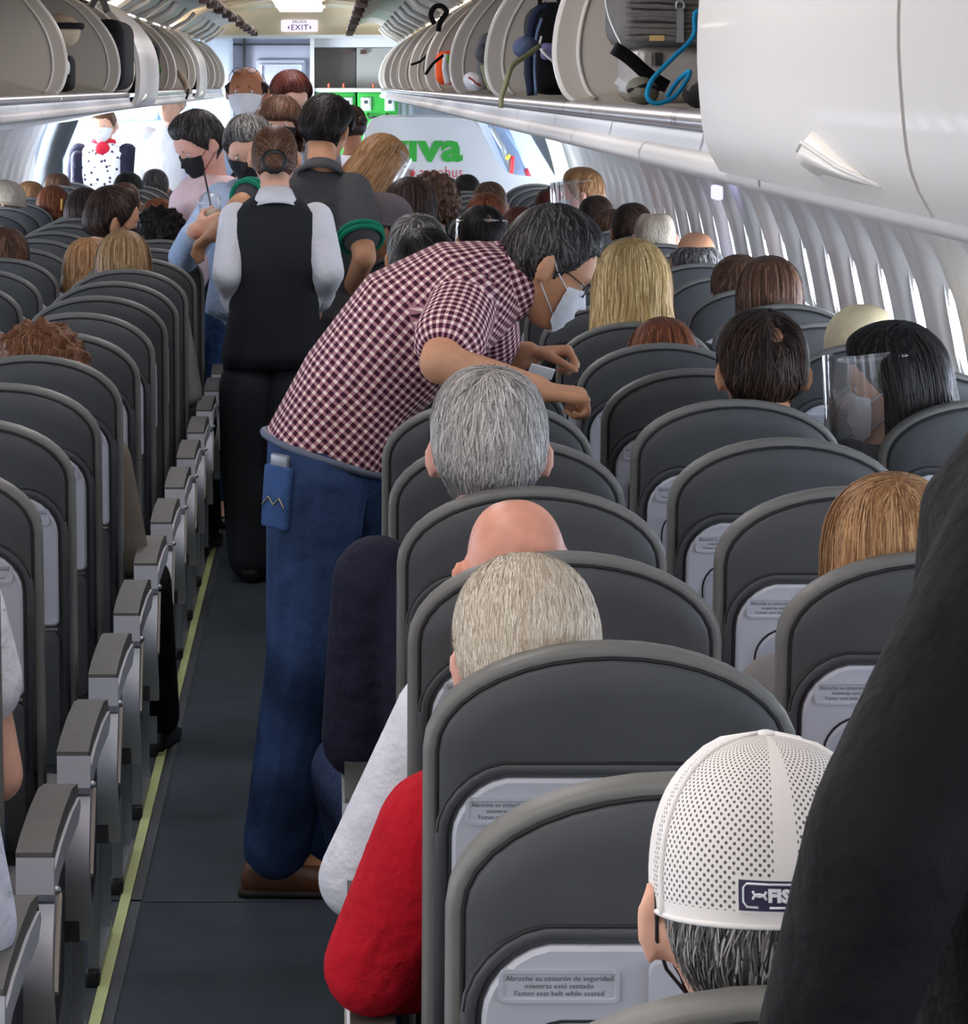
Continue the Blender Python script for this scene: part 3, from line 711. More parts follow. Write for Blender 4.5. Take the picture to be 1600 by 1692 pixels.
# ---- hair
def hairline(az, kind):
    if kind == 'short': xs, zs = [0, .6, .95, 1.2, 1.42, 1.62, 1.85, 2.1, 3.15], [.60, .60, .42, .10, -.18, .12, -.15, -.50, -.66]
    elif kind == 'low': xs, zs = [0, .6, .95, 1.2, 1.5, 1.7, 2.1, 3.15], [.48, .48, .3, 0, -.35, -.4, -.7, -.8]
    elif kind == 'fringe': xs, zs = [0, 1.0, 1.2, 1.42, 1.62, 1.85, 2.1, 3.15], [2, 2, .2, -.15, .05, -.2, -.5, -.66]
    elif kind == 'bangs': xs, zs = [0, .5, .9, 1.2, 1.5, 1.7, 2.1, 3.15], [.20, .20, .12, -.1, -.4, -.45, -.7, -.8]
    else: xs, zs = [0, 3.15], [.5, .5]
    return np.interp(az, xs, zs)
def add_tint(me, tints):
    a = me.attributes.new('tint', 'FLOAT', 'POINT'); a.data.foreach_set('value', np.asarray(tints, dtype=np.float32))
def short_hair(name, thick=.014, kind='short', strands=400, seed=1, lumps=0.0, spot=None, top=None, lift=.003, slen=.05, width=.0016, part=None, crown=(0, -.42, .91), nu=72, nv=48, bangs=False, sway=.30, tvar=.28):
    r = np.random.RandomState(seed)
    def tk(D):
        az = np.abs(np.arctan2(D[:, 0], D[:, 1])); z = D[:, 2]
        m = np.clip((z-hairline(az, kind))/(.16 if kind in ('fringe', 'bangs') else .34), 0, 1); m = m*m*(3-2*m)
        if kind == 'fringe': m = m*np.clip((.42-z)/.2, 0, 1)
        if spot is not None:
            sd = np.array(spot[0]); sd = sd/np.linalg.norm(sd); c = np.arccos(np.clip(D @ sd, -1, 1)); m = m*np.clip((c-spot[1])/.18+.25, .0, 1)
        t = thick*m*(1+.35*np.clip(z, 0, 1))
        if top: t = t+top*m*np.clip(z-.3, 0, 1)
        if lumps:
            q = sum(np.sin(D @ (r0*f)+f) for r0, f in LUMPV)
            t = t+lumps*m*(.5+.25*q)
        return t, m
    LUMPV = [(np.array(v)/np.linalg.norm(v), f) for v, f in (((1, .3, .2), 17.), ((.2, 1, -.4), 21.), ((-.5, .3, 1), 25.), ((.7, -.6, .5), 31.), ((.1, .8, .9), 38.))]
    D, fs = dirgrid(nu, nv, -.97, 1.0)
    t, m = tk(D); Pn = headf(D, 0.0); N = D*np.array([1/.077, 1/.099, 1/.118])**1; N = N/np.linalg.norm(N, axis=1)[:, None]
    jit = r.normal(0, .0010, len(D))*(m > .3)
    Q = Pn+N*(np.where(m > .01, t+jit, -.006))[:, None]
    keep = [f for f in fs if max(m[i] for i in f) > .01]
    vs = [V(q) for q in Q]; tint = list(.38+.14*r.randn(len(D)).clip(-2, 2))
    # strands
    cr = np.array(crown); cr = cr/np.linalg.norm(cr)
    d0 = r.normal(size=(strands*6, 3)); d0 /= np.linalg.norm(d0, axis=1)[:, None]
    d0 = d0[tk(d0)[1] > .15][:strands]; n = len(d0)
    if n:
        cur = d0.copy(); step = slen/4/.1; sw = r.normal(0, sway, n); lf = .4+.4*r.rand(n); PT = []; NN = []
        for k in range(5):
            tt, m2 = tk(cur); p = headf(cur, 0.0); nn = cur/np.array([.077, .099, .118]); nn /= np.linalg.norm(nn, axis=1)[:, None]
            PT.append(p+nn*(np.maximum(tt, 0)+.0005+lift*math.sin(math.pi*(k+.4)/5)*lf)[:, None]); NN.append(nn)
            fl_ = -(cr[None]-cur*(cur @ cr)[:, None]); fl_ /= (np.linalg.norm(fl_, axis=1)[:, None]+1e-6)
            sd = np.cross(fl_, cur); fl_ = fl_+sd*(sw+r.normal(0, sway*.4, n))[:, None]+np.array([0, 0, -.22])
            fl_ = fl_-cur*np.sum(fl_*cur, 1)[:, None]; fl_ /= (np.linalg.norm(fl_, axis=1)[:, None]+1e-6)
            nx = cur+fl_*step; nx /= np.linalg.norm(nx, axis=1)[:, None]
            if not bangs:
                stop = (tk(nx)[1] < .06) & (nx[:, 1] > -.25); nx = np.where(stop[:, None], cur+fl_*step*.06, nx); nx /= np.linalg.norm(nx, axis=1)[:, None]
            cur = nx
        tn = np.clip(.55+tvar*r.randn(n), 0, 1); b = len(vs); L_, R__ = [], []
        for k in range(5):
            tg = PT[min(k+1, 4)]-PT[max(k-1, 0)]; sdv = np.cross(tg, NN[k]); sdv /= (np.linalg.norm(sdv, axis=1)[:, None]+1e-9); wv = width*(1-.7*abs(k/4-.35))
            L_.append(PT[k]-sdv*wv); R__.append(PT[k]+sdv*wv)
        A = np.stack([x for k in range(5) for x in (L_[k], R__[k])], 1).reshape(-1, 3)
        vs += [V(q) for q in A]; tint += list(np.repeat(tn, 10))
        for i in range(n):
            o_ = b+i*10; keep += [(o_+2*k, o_+2*k+1, o_+2*k+3, o_+2*k+2) for k in range(4)]
    return vs, keep, tint
def long_hair(length=.25, thick=.018, strands=900, seed=2, spread=.02, cover=2.1, inward=.15, width=.002, wave=.004, base_kind='low', lift=.002, bangs=False):
    """hair falling from the crown over back and sides"""
    vs, fs, tint = short_hair('h', thick*.9, base_kind, max(300, strands//2), seed, lift=lift, slen=.06, width=width, bangs=bangs)
    r = np.random.RandomState(seed+50)
    ex = .25
    def col(az, s):
        az = np.asarray(az, float); s = np.asarray(s, float); ang = math.pi+az; th_end = 1.75; cut = .42
        th = .35+(th_end-.35)*np.minimum(s, cut)/cut
        D = np.stack([np.sin(th)*np.sin(ang), np.sin(th)*np.cos(ang), np.cos(th)], 1); p = headf(D, 0)
        nn = D/np.array([.077, .099, .118]); nn /= np.linalg.norm(nn, axis=1)[:, None]; p = p+nn*(thick*(1.05+.2*np.minimum(s, cut)))[:, None]
        q = np.clip((s-cut)/(1-cut), 0, 1.1); out = nn.copy(); out[:, 2] = 0; out /= np.linalg.norm(out, axis=1)[:, None]
        p = p+out*(spread*np.sin(q*2.2)-inward*.15*q*q)[:, None]; p[:, 2] -= length*q; p[:, 0] += wave*np.sin(9*q+az*7)
        return p
    na, ns = 44, 22; b = len(vs)
    AZ = np.repeat(np.linspace(-cover, cover, na+1), ns+1); SS = np.tile(np.arange(ns+1)/ns, na+1)
    SS = np.minimum(1, SS*(1-.10*np.abs(AZ)/cover+np.repeat(r.normal(0, .02, na+1), ns+1)))
    PP = col(AZ, SS)+r.normal(0, .0012, (len(AZ), 3)); vs += [V(q) for q in PP]; tint += list(np.clip(.42+.16*r.randn(len(AZ))+.1*np.sin(AZ*37), 0, 1))
    for i in range(na):
        for j in range(ns): q = b+i*(ns+1)+j; fs.append((q, q+1, q+ns+2, q+ns+1))
    n = strands; az = r.uniform(-cover, cover, n); s0 = r.uniform(0, .55, n); s1 = np.minimum(1.03, s0+r.uniform(.3, .5, n)); tn = np.clip(.55+.27*r.randn(n), 0, 1)
    dz = r.normal(0, .05, n); lf = r.uniform(.0005, lift+.003, n); ns2 = 6; PT = []; OO = []
    for k in range(ns2+1):
        p = col(az+dz*k/ns2, s0+(s1-s0)*k/ns2); o2 = p.copy(); o2[:, 2] = 0; o2 /= (np.linalg.norm(o2, axis=1)[:, None]+1e-9)
        PT.append(p+o2*(lf*math.sin(math.pi*(k+.3)/ns2)+.0008)[:, None]); OO.append(o2)
    rows = []
    for k in range(ns2+1):
        tg = PT[min(k+1, ns2)]-PT[max(k-1, 0)]; sd = np.cross(tg, OO[k]); sd /= (np.linalg.norm(sd, axis=1)[:, None]+1e-9); wv = width*(1-.6*abs(k/ns2-.4))
        rows += [PT[k]-sd*wv, PT[k]+sd*wv]
    b = len(vs); m_ = 2*(ns2+1); vs += [V(q) for q in np.stack(rows, 1).reshape(-1, 3)]; tint += list(np.repeat(tn, m_))
    for i in range(n): fs += [(b+i*m_+2*k, b+i*m_+2*k+1, b+i*m_+2*k+3, b+i*m_+2*k+2) for k in range(ns2)]
    return vs, fs, tint
HAIR = {}
def hair_mesh(key, data):
    vs, fs, t = data; me = mesh_from('hair', vs, fs, True); add_tint(me, t); HAIR[key] = me; return me

# ---- masks and face parts (head local)
def mask_mesh(topz=.02, botz=-.97, wide=1.05, off=.007):
    nu, nv = 20, 12; vs = []; fs = []
    for j in range(nv+1):
        v = j/nv
        for i in range(nu+1):
            u = i/nu*2-1; az = u*wide
            z = topz+(botz-topz)*v-.10*(abs(u)**2)*(1-v)+.20*abs(u)**2*v
            q = math.sqrt(max(1-z*z, 0)); D = np.array([[q*math.sin(az), q*math.cos(az), z]])
            p = headf(D, .8)[0]; tent = .006*math.exp(-(u/.35)**2)*math.sin(math.pi*min(1, v*1.15))
            pl = .0018*abs(math.sin(v*math.pi*3.5))
            nn = np.array([math.sin(az), math.cos(az), -.15]); p = p+nn*(off+tent+pl)
            vs.append(V(p))
    for j in range(nv):
        for i in range(nu): a = j*(nu+1)+i; fs.append((a, a+1, a+nu+2, a+nu+1))
    me = mesh_from('mask', vs, fs); corners = [vs[0+(nu+1)*1], vs[nu+(nu+1)*1], vs[(nu+1)*(nv-2)], vs[(nu+1)*(nv-2)+nu]]
    return me, corners
MASK, MC = mask_mesh()
def loop_mesh(a, b, s):
    e = V((s*.088, -.022, .012)); e2 = V((s*.088, -.026, -.018))
    return [a, a.lerp(e, .5)+V((s*.004, 0, .004)), e+V((0, .008, .014)), e+V((0, -.004, 0)), e2, e2.lerp(b, .4)+V((s*.004, 0, -.003)), b]
LOOPS = [MB().tube(loop_mesh(MC[0], MC[2], -1), .0016, 5).mesh('ear_loop'), MB().tube(loop_mesh(MC[1], MC[3], 1), .0016, 5).mesh('ear_loop')]
EYE = [MB().ell((s*.031, .0735, .0085), (.0125, .0125, .0105), None, 16, 12).mesh('eye') for s in (-1, 1)]
IRIS = [MB().ell((s*.031, .0825, .0075), (.0052, .004, .0056), None, 12, 8).mesh('iris') for s in (-1, 1)]
BROW = [MB().tube([(s*.014, .0905, .025), (s*.026, .0885, .030), (s*.040, .080, .028), (s*.048, .073, .022)], [.002, .0038, .0034, .0015], 6).mesh('eyebrow') for s in (-1, 1)]
def glass_mesh():
    m = MB()
    for s in (-1, 1): m.tube([V((s*.032+.022*math.cos(q), .098-.01*abs(math.cos(q)*.5+s*.5*.0), .004+.016*math.sin(q))) for q in [2*math.pi*k/14 for k in range(14)]], .0016, 5, True)
    for s in (-1, 1): m.tube([(s*.054, .094, .008), (s*.078, .05, .012), (s*.084, -.01, .014)], .0016, 5)
    m.tube([(-.010, .102, .006), (.010, .102, .006)], .0016, 5)
    return m.mesh('spectacles')
SPEC = glass_mesh()
LENS = [MB().add([V((s*.032+.021*math.cos(2*math.pi*k/14), .0965, .004+.015*math.sin(2*math.pi*k/14))) for k in range(14)], [tuple(range(14))]).mesh('lens', False) for s in (-1, 1)]
def shield_mesh():
    vs = []; fs = []; nu, nv = 24, 8
    for j in range(nv+1):
        for i in range(nu+1):
            az = (i/nu*2-1)*1.75; r_ = .118+.012*j/nv; vs.append(V((r_*.86*math.sin(az), .02+r_*math.cos(az)*1.05+.012*j/nv, .085-.235*j/nv)))
    for j in range(nv):
        for i in range(nu): a = j*(nu+1)+i; fs.append((a, a+1, a+nu+2, a+nu+1))
    return mesh_from('shield', vs, fs)
SHIELD = shield_mesh()
SBAND = MB().tube([V((.098*math.sin(a), .105*math.cos(a)+.004, .072)) for a in [2*math.pi*k/40 for k in range(40)]], .0045, 6, True).mesh('head_band')
m_clear = clear('clear_plastic', (235, 240, 245), .06, .10)
m_maskw = mat('mask_white', (222, 226, 232), .8, var=.03, vscale=60)
m_maskk = mat('mask_black', (28, 28, 32), .85)
m_eye = mat('eye_white', (222, 214, 208), .3); m_iris = mat('eye_dark', (38, 24, 18), .25)
m_glass = clear('lens_clear', (230, 235, 240), .10, .08)
def skin(name, c): return mat('skin_'+name, c, .55, var=.07, vscale=28, bump=.06, bscale=300, spec=.35)
SK = {'fair': skin('fair', (222, 172, 148)), 'tan': skin('tan', (198, 146, 112)), 'brown': skin('brown', (168, 112, 82)), 'pink': skin('pink', (232, 176, 158)), 'deep': skin('deep', (128, 84, 64)), 'bald': mat('skin_bald', (216, 152, 128), .45, var=.13, vscale=22, bump=.05, bscale=200)}
HC = {
 'grey': hair_mat('hair_grey', (112, 108, 104), (164, 160, 156), (214, 210, 204)),
 'white': hair_mat('hair_whiteblond', (164, 146, 124), (202, 188, 166), (234, 226, 210)),
 'pepper': hair_mat('hair_pepper', (44, 42, 42), (88, 86, 84), (176, 174, 172)),
 'dkpepper': hair_mat('hair_darkpepper', (28, 27, 27), (46, 44, 44), (98, 95, 94)),
 'black': hair_mat('hair_black', (12, 11, 12), (24, 22, 22), (56, 52, 50)),
 'dkbrown': hair_mat('hair_darkbrown', (30, 22, 20), (50, 38, 34), (88, 68, 58)),
 'brown': hair_mat('hair_brown', (58, 40, 30), (92, 66, 52), (140, 106, 84)),
 'auburn': hair_mat('hair_auburn', (70, 36, 24), (116, 66, 44), (160, 100, 66)),
 'curlbrown': hair_mat('hair_curlbrown', (74, 44, 28), (122, 80, 54), (168, 120, 84)),
 'dkblond': hair_mat('hair_darkblond', (104, 78, 56), (150, 118, 84), (196, 164, 120)),
 'blond': hair_mat('hair_blond', (140, 106, 62), (196, 162, 104), (236, 212, 160)),
 'ginger': hair_mat('hair_ginger', (120, 82, 54), (166, 122, 82), (206, 166, 120)),
 'red': hair_mat('hair_red', (60, 28, 26), (92, 46, 40), (130, 72, 58)),
}
def cloth(name, c, **k): return mat('cloth_'+name, c, k.pop('rough', .85), var=k.pop('var', .10), vscale=k.pop('vscale', 14), bump=k.pop('bump', .6), bscale=k.pop('bscale', 22), spec=.2, **k)
# ---- limbs and torsos
def bez(a, b, c, t): return a*(1-t)**2+b*2*t*(1-t)+c*t*t
TS = [(0.0, .150, .100, -.06), (.10, .172, .118, 0), (.34, .148, .108, 0), (.62, .166, .122, 0), (.84, .176, .104, 0), (.95, .120, .078, 0), (1.02, .062, .058, 0)]
def torso_secs(pel, mid, neck, rp, rc, bulk=1.0, inf=0.0, t0=0.0, t1=1.02, wide=1.0):
    out = []; ts = [t for t in TS if t0-1e-6 <= t[0] <= t1+1e-6]
    for t, a, b, _ in ts:
        c = bez(V(pel), V(mid), V(neck), t); e = .02; up_ = (bez(V(pel), V(mid), V(neck), min(t+e, 1.05))-bez(V(pel), V(mid), V(neck), t-e)).normalized()
        r = V(rp).lerp(V(rc), min(max(t, 0), 1)); r = (r-up_*r.dot(up_)).normalized(); f = up_.cross(r)
        out.append((c, r, f, a*wide+inf, b*bulk+inf))
    return out
def hand_prims(mb, W, dirv, pn, side, curl=(35, 45, 35), s=1.0, spread=1.0, thumb=(.55, .5)):
    """palm and five fingers; pn = direction the palm faces, side=+1 when the thumb lies along dir x pn"""
    d0 = V(dirv).normalized(); n = V(pn); n = (n-d0*n.dot(d0)).normalized(); lat = d0.cross(n)*side
    W = V(W)
    for o in (-.026, -.009, .009, .025): mb.cap(W+lat*o*.55*s, W+d0*.088*s+lat*o*s, .016*s, .0125*s, 10, 3)
    for o, L, r in ((.029*spread, .074, .0092), (.0100*spread, .082, .0094), (-.0100*spread, .077, .0090), (-.0285*spread, .060, .0080)):
        p = W+d0*.090*s+lat*o*s; dd = d0+lat*o*1.2; ang = 0
        for q, (fr_, cv) in enumerate(zip((.45, .31, .26), curl)):
            ang += math.radians(cv); dv = (dd.normalized()*math.cos(ang)+n*math.sin(ang)); p2 = p+dv*L*fr_*s
            mb.cap(p, p2, r*s*(1-.08*q), r*s*(.93-.10*q), 9, 3); p = p2
    b = W+d0*.028*s+lat*.026*s; t1 = (d0*thumb[0]+lat*.75+n*thumb[1]).normalized(); q1 = b+t1*.042*s; t2 = (d0*.8+lat*.15+n*thumb[1]*1.1).normalized(); q2 = q1+t2*.032*s; q3 = q2+(d0*.9-lat*.1+n*thumb[1]*1.2).normalized()*.024*s
    mb.cap(b, q1, .0145*s, .0115*s, 9, 3); mb.cap(q1, q2, .0112*s, .0098*s, 9, 3); mb.cap(q2, q3, .0098*s, .0082*s, 9, 3)
def limb(mb, pts, rs, inf=0.0):
    for i in range(len(pts)-1): mb.cap(pts[i], pts[i+1], rs[i]+inf, rs[i+1]+inf, 14, 4)
def shoe(mb, ankle, toe, s=1.0, w=.046):
    a, t = V(ankle), V(toe); a = V((a.x, a.y, 0)); t = V((t.x, t.y, 0)); d0 = (t-a).normalized(); r = V((d0.y, -d0.x, 0)); up_ = V((0, 0, 1))
    secs = []
    for u, hw, h in ((-.075, .020, .04), (-.065, .034, .075), (-.02, .037, .088), (.04, .040, .082), (.10, .046, .062), (.155, .046, .050), (.195, .034, .040), (.212, .014, .026)):
        secs.append((a+d0*u*s+up_*(h*.5*s+.006), r, up_, hw*s*w/.046, h*.5*s))
    mb.loft(secs, 16, 2.6)
def sole_mb(ankle, toe, s=1.0):
    mb = MB(); a, t = V(ankle), V(toe); a = V((a.x, a.y, 0)); t = V((t.x, t.y, 0)); d0 = (t-a).normalized(); r = V((d0.y, -d0.x, 0)); up_ = V((0, 0, 1))
    mb.loft([(a+d0*u*s+up_*.010, r, up_, hw*s, .010) for u, hw in ((-.082, .02), (-.07, .036), (0, .039), (.06, .042), (.12, .049), (.17, .047), (.205, .034), (.222, .012))], 16, 3)
    return mb
def joints_std(fig): return fig
def figure_jobs(key, g, voxel=.009, smooth=4):
    """g: dict of joints in the figure's own frame; queues body, top and trousers meshes"""
    b = MB()
    b.loft(torso_secs(g['pel'], g['mid'], g['neck'], g['rp'], g['rc'], g.get('bulk', 1)*.93, -.008, wide=g.get('wide', 1)), 20)
    hM = g['head']; hc = hM.translation; s_ = hM.to_scale().x
    nb = V(g['neck']); nt = hM @ V((0, -.022, -.06))
    b.cap(nb-(nt-nb)*.15, nt, .058*s_, .053*s_, 14, 4)
    head_prims(b, hM)
    th = g.get('thin', 1.0)
    for sd in ('l', 'r'):
        if 'sh'+sd not in g: continue
        limb(b, [g['sh'+sd], g['el'+sd], g['wr'+sd]], [.054*th, .043*th, .030*th])
        h_ = g.get('hand'+sd)
        if h_: hand_prims(b, g['wr'+sd], **h_)
        else:
            dv = (V(g['wr'+sd])-V(g['el'+sd])).normalized(); hand_prims(b, g['wr'+sd], dv, g.get('palm', V((0, 0, -1))), -1 if sd == 'l' else 1, (25, 30, 20))
        limb(b, [g['hip'+sd], g['kn'+sd], g['an'+sd]], [.088*th, .060*th, .042*th])
        b.cap(g['an'+sd], V(g['toe'+sd]), .040, .026)
    job(key+'_body', b, voxel, smooth)
    t = MB(); inf = g.get('inf', .012)
    t.loft(torso_secs(g['pel'], g['mid'], g['neck'], g['rp'], g['rc'], g.get('bulk', 1), inf*.6, g.get('hem', 0.0), 1.02, wide=g.get('wide', 1)), 24)
    sl = g.get('sleeve', 'long'); si = g.get('sinf', inf)
    for sd in ('l', 'r'):
        if 'sh'+sd not in g or sl == 'none': continue
        S, E, Wr = V(g['sh'+sd]), V(g['el'+sd]), V(g['wr'+sd])
        if sl == 'short': t.cap(S, S.lerp(E, g.get('slen', .55)), .060*th+si, .056*th+si*1.6, 16, 4)
        else:
            e2 = E.lerp(Wr, g.get('slen', .9)); limb(t, [S, E, e2], [.056*th, .046*th, .034*th], si)
            for q in g.get('folds', ()): 
                c = S.lerp(E, q); dv = (E-S).normalized(); t.cap(c-dv*.012, c+dv*.012, .056*th+si*1.35, .054*th+si*1.35)
    job(key+'_top', t, voxel*1.05, 3)
    u = MB()
    ti = g.get('tinf', .014)
    u.loft(torso_secs(g['pel'], g['mid'], g['neck'], g['rp'], g['rc'], g.get('bulk', 1), .004, 0, .16, wide=g.get('wide', 1)*.99), 22)
    for sd in ('l', 'r'):
        if 'hip'+sd not in g: continue
        A = V(g['kn'+sd]).lerp(V(g['an'+sd]), g.get('cuff', .95)); limb(u, [g['hip'+sd], g['kn'+sd], A], [.090*th, .066*th, .056*th], ti)
    job(key+'_legs', u, voxel*1.05, 3)
    MESH[key+'_shoes'] = []
    for sd in ('l', 'r'):
        sb = MB(); shoe(sb, g['an'+sd], g['toe'+sd]); MESH[key+'_shoes'].append(sb.mesh('shoe'))
def assemble(key, label, skin_m, top_m, legs_m, shoes_m, hair=None, hair_m=None, head=None, loc=(0, 0, 0), rz=0, s=1.0, legs=True, extra=None, group=None):
    t = thing('person', label, 'person', loc, rz, s, group)
    link('body', MESH[key+'_body'], skin_m, t)
    if top_m: link('top', MESH[key+'_top'], top_m, t)
    if legs and legs_m:
        link('trousers', MESH[key+'_legs'], legs_m, t); [link('shoe', q, shoes_m, t) for q in MESH[key+'_shoes']]
    if hair: link('hair', HAIR[hair], hair_m, t, mw=head)
    return t
def face(t, head, mask=None, eyes=True, brow=None, specs=False, shield=False, band=None):
    if eyes:
        for i in (0, 1): link('iris', IRIS[i], m_iris, link('eye', EYE[i], m_eye, t, mw=head))
    if brow:
        for i in (0, 1): link('eyebrow', BROW[i], brow, t, mw=head)
    if mask:
        k = link('face_mask', MASK, mask, t, mw=head); [link('ear_loop', q, mask, k) for q in LOOPS]
    if specs:
        k = link('spectacles', SPEC, m_gap, t, mw=head); [link('lens', q, m_glass, k) for q in LENS]
    if shield:
        k = link('face_shield', SHIELD, m_clear, t, mw=head); link('head_band', SBAND, band or m_clear, k)

# ---- seated figure: origin on the floor under the top of the seat back, facing +y
SIT_TOP = 1.283
def seated(yaw=0, pitch=-6, roll=0, legout=0, headx=0.0, **k):
    g = dict(pel=V((0, .23, .50)), mid=V((0, .15, .75)), neck=V((headx*.4, .165, 1.035)), rp=V((1, 0, 0)), rc=V((1, 0, 0)), bulk=1.0,
             head=hm((headx, .185, 1.165), yaw, pitch, roll),
             shl=V((-.178, .17, .965)), ell=V((-.235, .20, .70)), wrl=V((-.17, .43, .665)),
             shr=V((.178, .17, .965)), elr=V((.235, .20, .70)), wrr=V((.17, .43, .665)),
             hipl=V((-.095, .27, .50)), knl=V((-.13, .66, .52)), anl=V((-.13, .66, .10)), toel=V((-.13, .80, .04)),
             hipr=V((.095, .27, .50)), knr=V((.13, .66, .52)), anr=V((.13, .66, .10)), toer=V((.13, .80, .04)), tinf=.012)
    if legout:
        sd = 'r' if legout > 0 else 'l'; q = legout
        g['kn'+sd] = V((q*.25, .70, .56)); g['an'+sd] = V((q*.27, 1.05, .09)); g['toe'+sd] = V((q*.29, 1.20, .04))
    g.update(k); return g
VAR = {'straight': dict(), 'left': dict(yaw=80, pitch=-8), 'right': dict(yaw=-75, pitch=-10), 'down': dict(pitch=-25), 'legr': dict(legout=1), 'legl': dict(legout=-1), 'redarm': dict(headx=-.085, roll=-3, shl=V((-.205, .15, .955)), ell=V((-.285, .20, .765)), wrl=V((-.17, .42, .70)), inf=.018, sinf=.020),
 'whitearm': dict(headx=-.085, roll=-3, shl=V((-.20, .15, .955)), ell=V((-.330, .20, .69)), wrl=V((-.18, .40, .66)), inf=.018, sinf=.018),
 'greyhead': dict(ell=V((-.205, .24, .70)), knl=V((-.21, .66, .56)), anl=V((-.12, .72, .10)), toel=V((-.12, .86, .04)), inf=.018, sinf=.018)}
VHEAD = {}
for k_, kw in VAR.items():
    g = seated(**kw); VHEAD[k_] = g['head']; figure_jobs('sit_'+k_, g, .0085)
g = seated(sleeve='short', slen=.45); VHEAD['short'] = g['head']; figure_jobs('sit_short', g, .0085)
# ================================================================ STANDING PEOPLE
def stand(base, h=1.7, yaw=0.0, **over):
    """default upright pose about base (floor point); points passed in over are world positions"""
    B = V((base[0], base[1], 0)); R = Matrix.Rotation(math.radians(yaw), 3, 'Z')
    L = lambda x, y, z: R @ V((x*h, y*h, z*h))
    g = dict(pel=L(0, 0, .475), mid=L(0, .01, .66), neck=L(0, -.01, .835), rp=R @ V((1, 0, 0)), rc=R @ V((1, 0, 0)), head=hm(L(0, .012, .932), yaw, -5, 0, h/1.72),
             cuff=.97)
    for s, c in ((-1, 'l'), (1, 'r')):
        g['sh'+c] = L(s*.106, 0, .795); g['el'+c] = L(s*.135, -.01, .62); g['wr'+c] = L(s*.125, .06, .48)
        g['hip'+c] = L(s*.055, 0, .49); g['kn'+c] = L(s*.055, .015, .275); g['an'+c] = L(s*.055, -.01, .05); g['toe'+c] = L(s*.065, .085, .02)
    for k, v in over.items():
        if isinstance(v, V) and k not in ('rp', 'rc', 'palm'): g[k] = v-B
        elif k == 'head': g[k] = Matrix.Translation(-B) @ v
        else: g[k] = v
    g['B'] = B
    return g
FIG = {}
def fig(key, base, h=1.7, yaw=0.0, voxel=.010, **over):
    g = stand(base, h, yaw, **over); FIG[key] = g; figure_jobs(key, g, voxel); return g
X_ = V((1, 0, 0)); Y_ = V((0, 1, 0)); Z_ = V((0, 0, 1))
# man in the checked shirt, leaning over the right seats
fig('check', (P(520, 0, 7.25).x, 7.27), voxel=.0062, rp=V((0, -1, 0)), rc=V((.10, -1, .05)), bulk=1.16, inf=.016, sinf=.012,
    pel=P(528, 800, 7.27), mid=P(592, 530, 7.27), neck=P(842, 462, 7.27), head=hm(P(903, 441, 7.27), -86, -34, 0, 1.02), hem=.10,
    shr=P(768, 500, 7.10), elr=P(728, 600, 6.90), wrr=P(892, 646, 7.00), shl=P(800, 500, 7.44), ell=P(806, 600, 7.62), wrl=P(872, 586, 7.58),
    hipr=P(524, 800, 7.17), knr=P(505, 1090, 7.12), anr=P(456, 1408, 7.20), toer=P(545, 1455, 7.20),
    hipl=P(560, 800, 7.38), knl=P(585, 1080, 7.48), anl=P(545, 1385, 7.55), toel=P(640, 1430, 7.55),
    handr=dict(dirv=V((1, .1, -.12)), pn=V((.1, .2, -1)), side=1, curl=(72, 80, 55), s=1.06, thumb=(.8, .5)),
    handl=dict(dirv=V((1, -.1, .10)), pn=V((.15, -.2, -1)), side=-1, curl=(66, 80, 50), s=1.06, thumb=(.8, .5)), sleeve='short', slen=.62, tinf=.016, cuff=.97, thin=1.06)
# cabin attendant seen from behind
fig('crew', (P(452, 0, 11.76).x, 11.76), 1.60, 0, voxel=.009, wide=1.02, pel=P(452, 612, 11.76), mid=P(453, 470, 11.8), neck=P(455, 333, 11.74), head=hm(P(454, 263, 11.80), 0, -14, 0, .96),
    shl=P(390, 362, 11.76), ell=P(374, 452, 11.66), wrl=P(396, 520, 11.92), shr=P(523, 362, 11.76), elr=P(545, 450, 11.66), wrr=P(520, 515, 11.92), slen=.62, thin=.86, inf=.014,
    hipl=P(414, 640, 11.76), hipr=P(490, 640, 11.76), knl=P(408, 770, 11.78), anl=P(416, 925, 11.76), toel=P(420, 945, 11.95), knr=P(478, 770, 11.78), anr=P(470, 928, 11.76), toer=P(472, 945, 11.95), tinf=.038)
# man in the charcoal polo
fig('polo', (P(515, 0, 12.6).x, 12.6), 1.72, -12, pel=P(512, 560, 12.6), neck=P(532, 283, 12.6), mid=P(515, 420, 12.66), head=hm(P(539, 216, 12.7), -22, -18, 4, 1.0), wide=1.12, bulk=1.05,
    shl=P(458, 318, 12.6), ell=P(398, 338, 12.42), wrl=P(352, 384, 12.55), shr=P(582, 318, 12.55), elr=P(603, 425, 12.35), wrr=P(575, 490, 12.6), sleeve='short', slen=.62, inf=.016, thin=1.05)
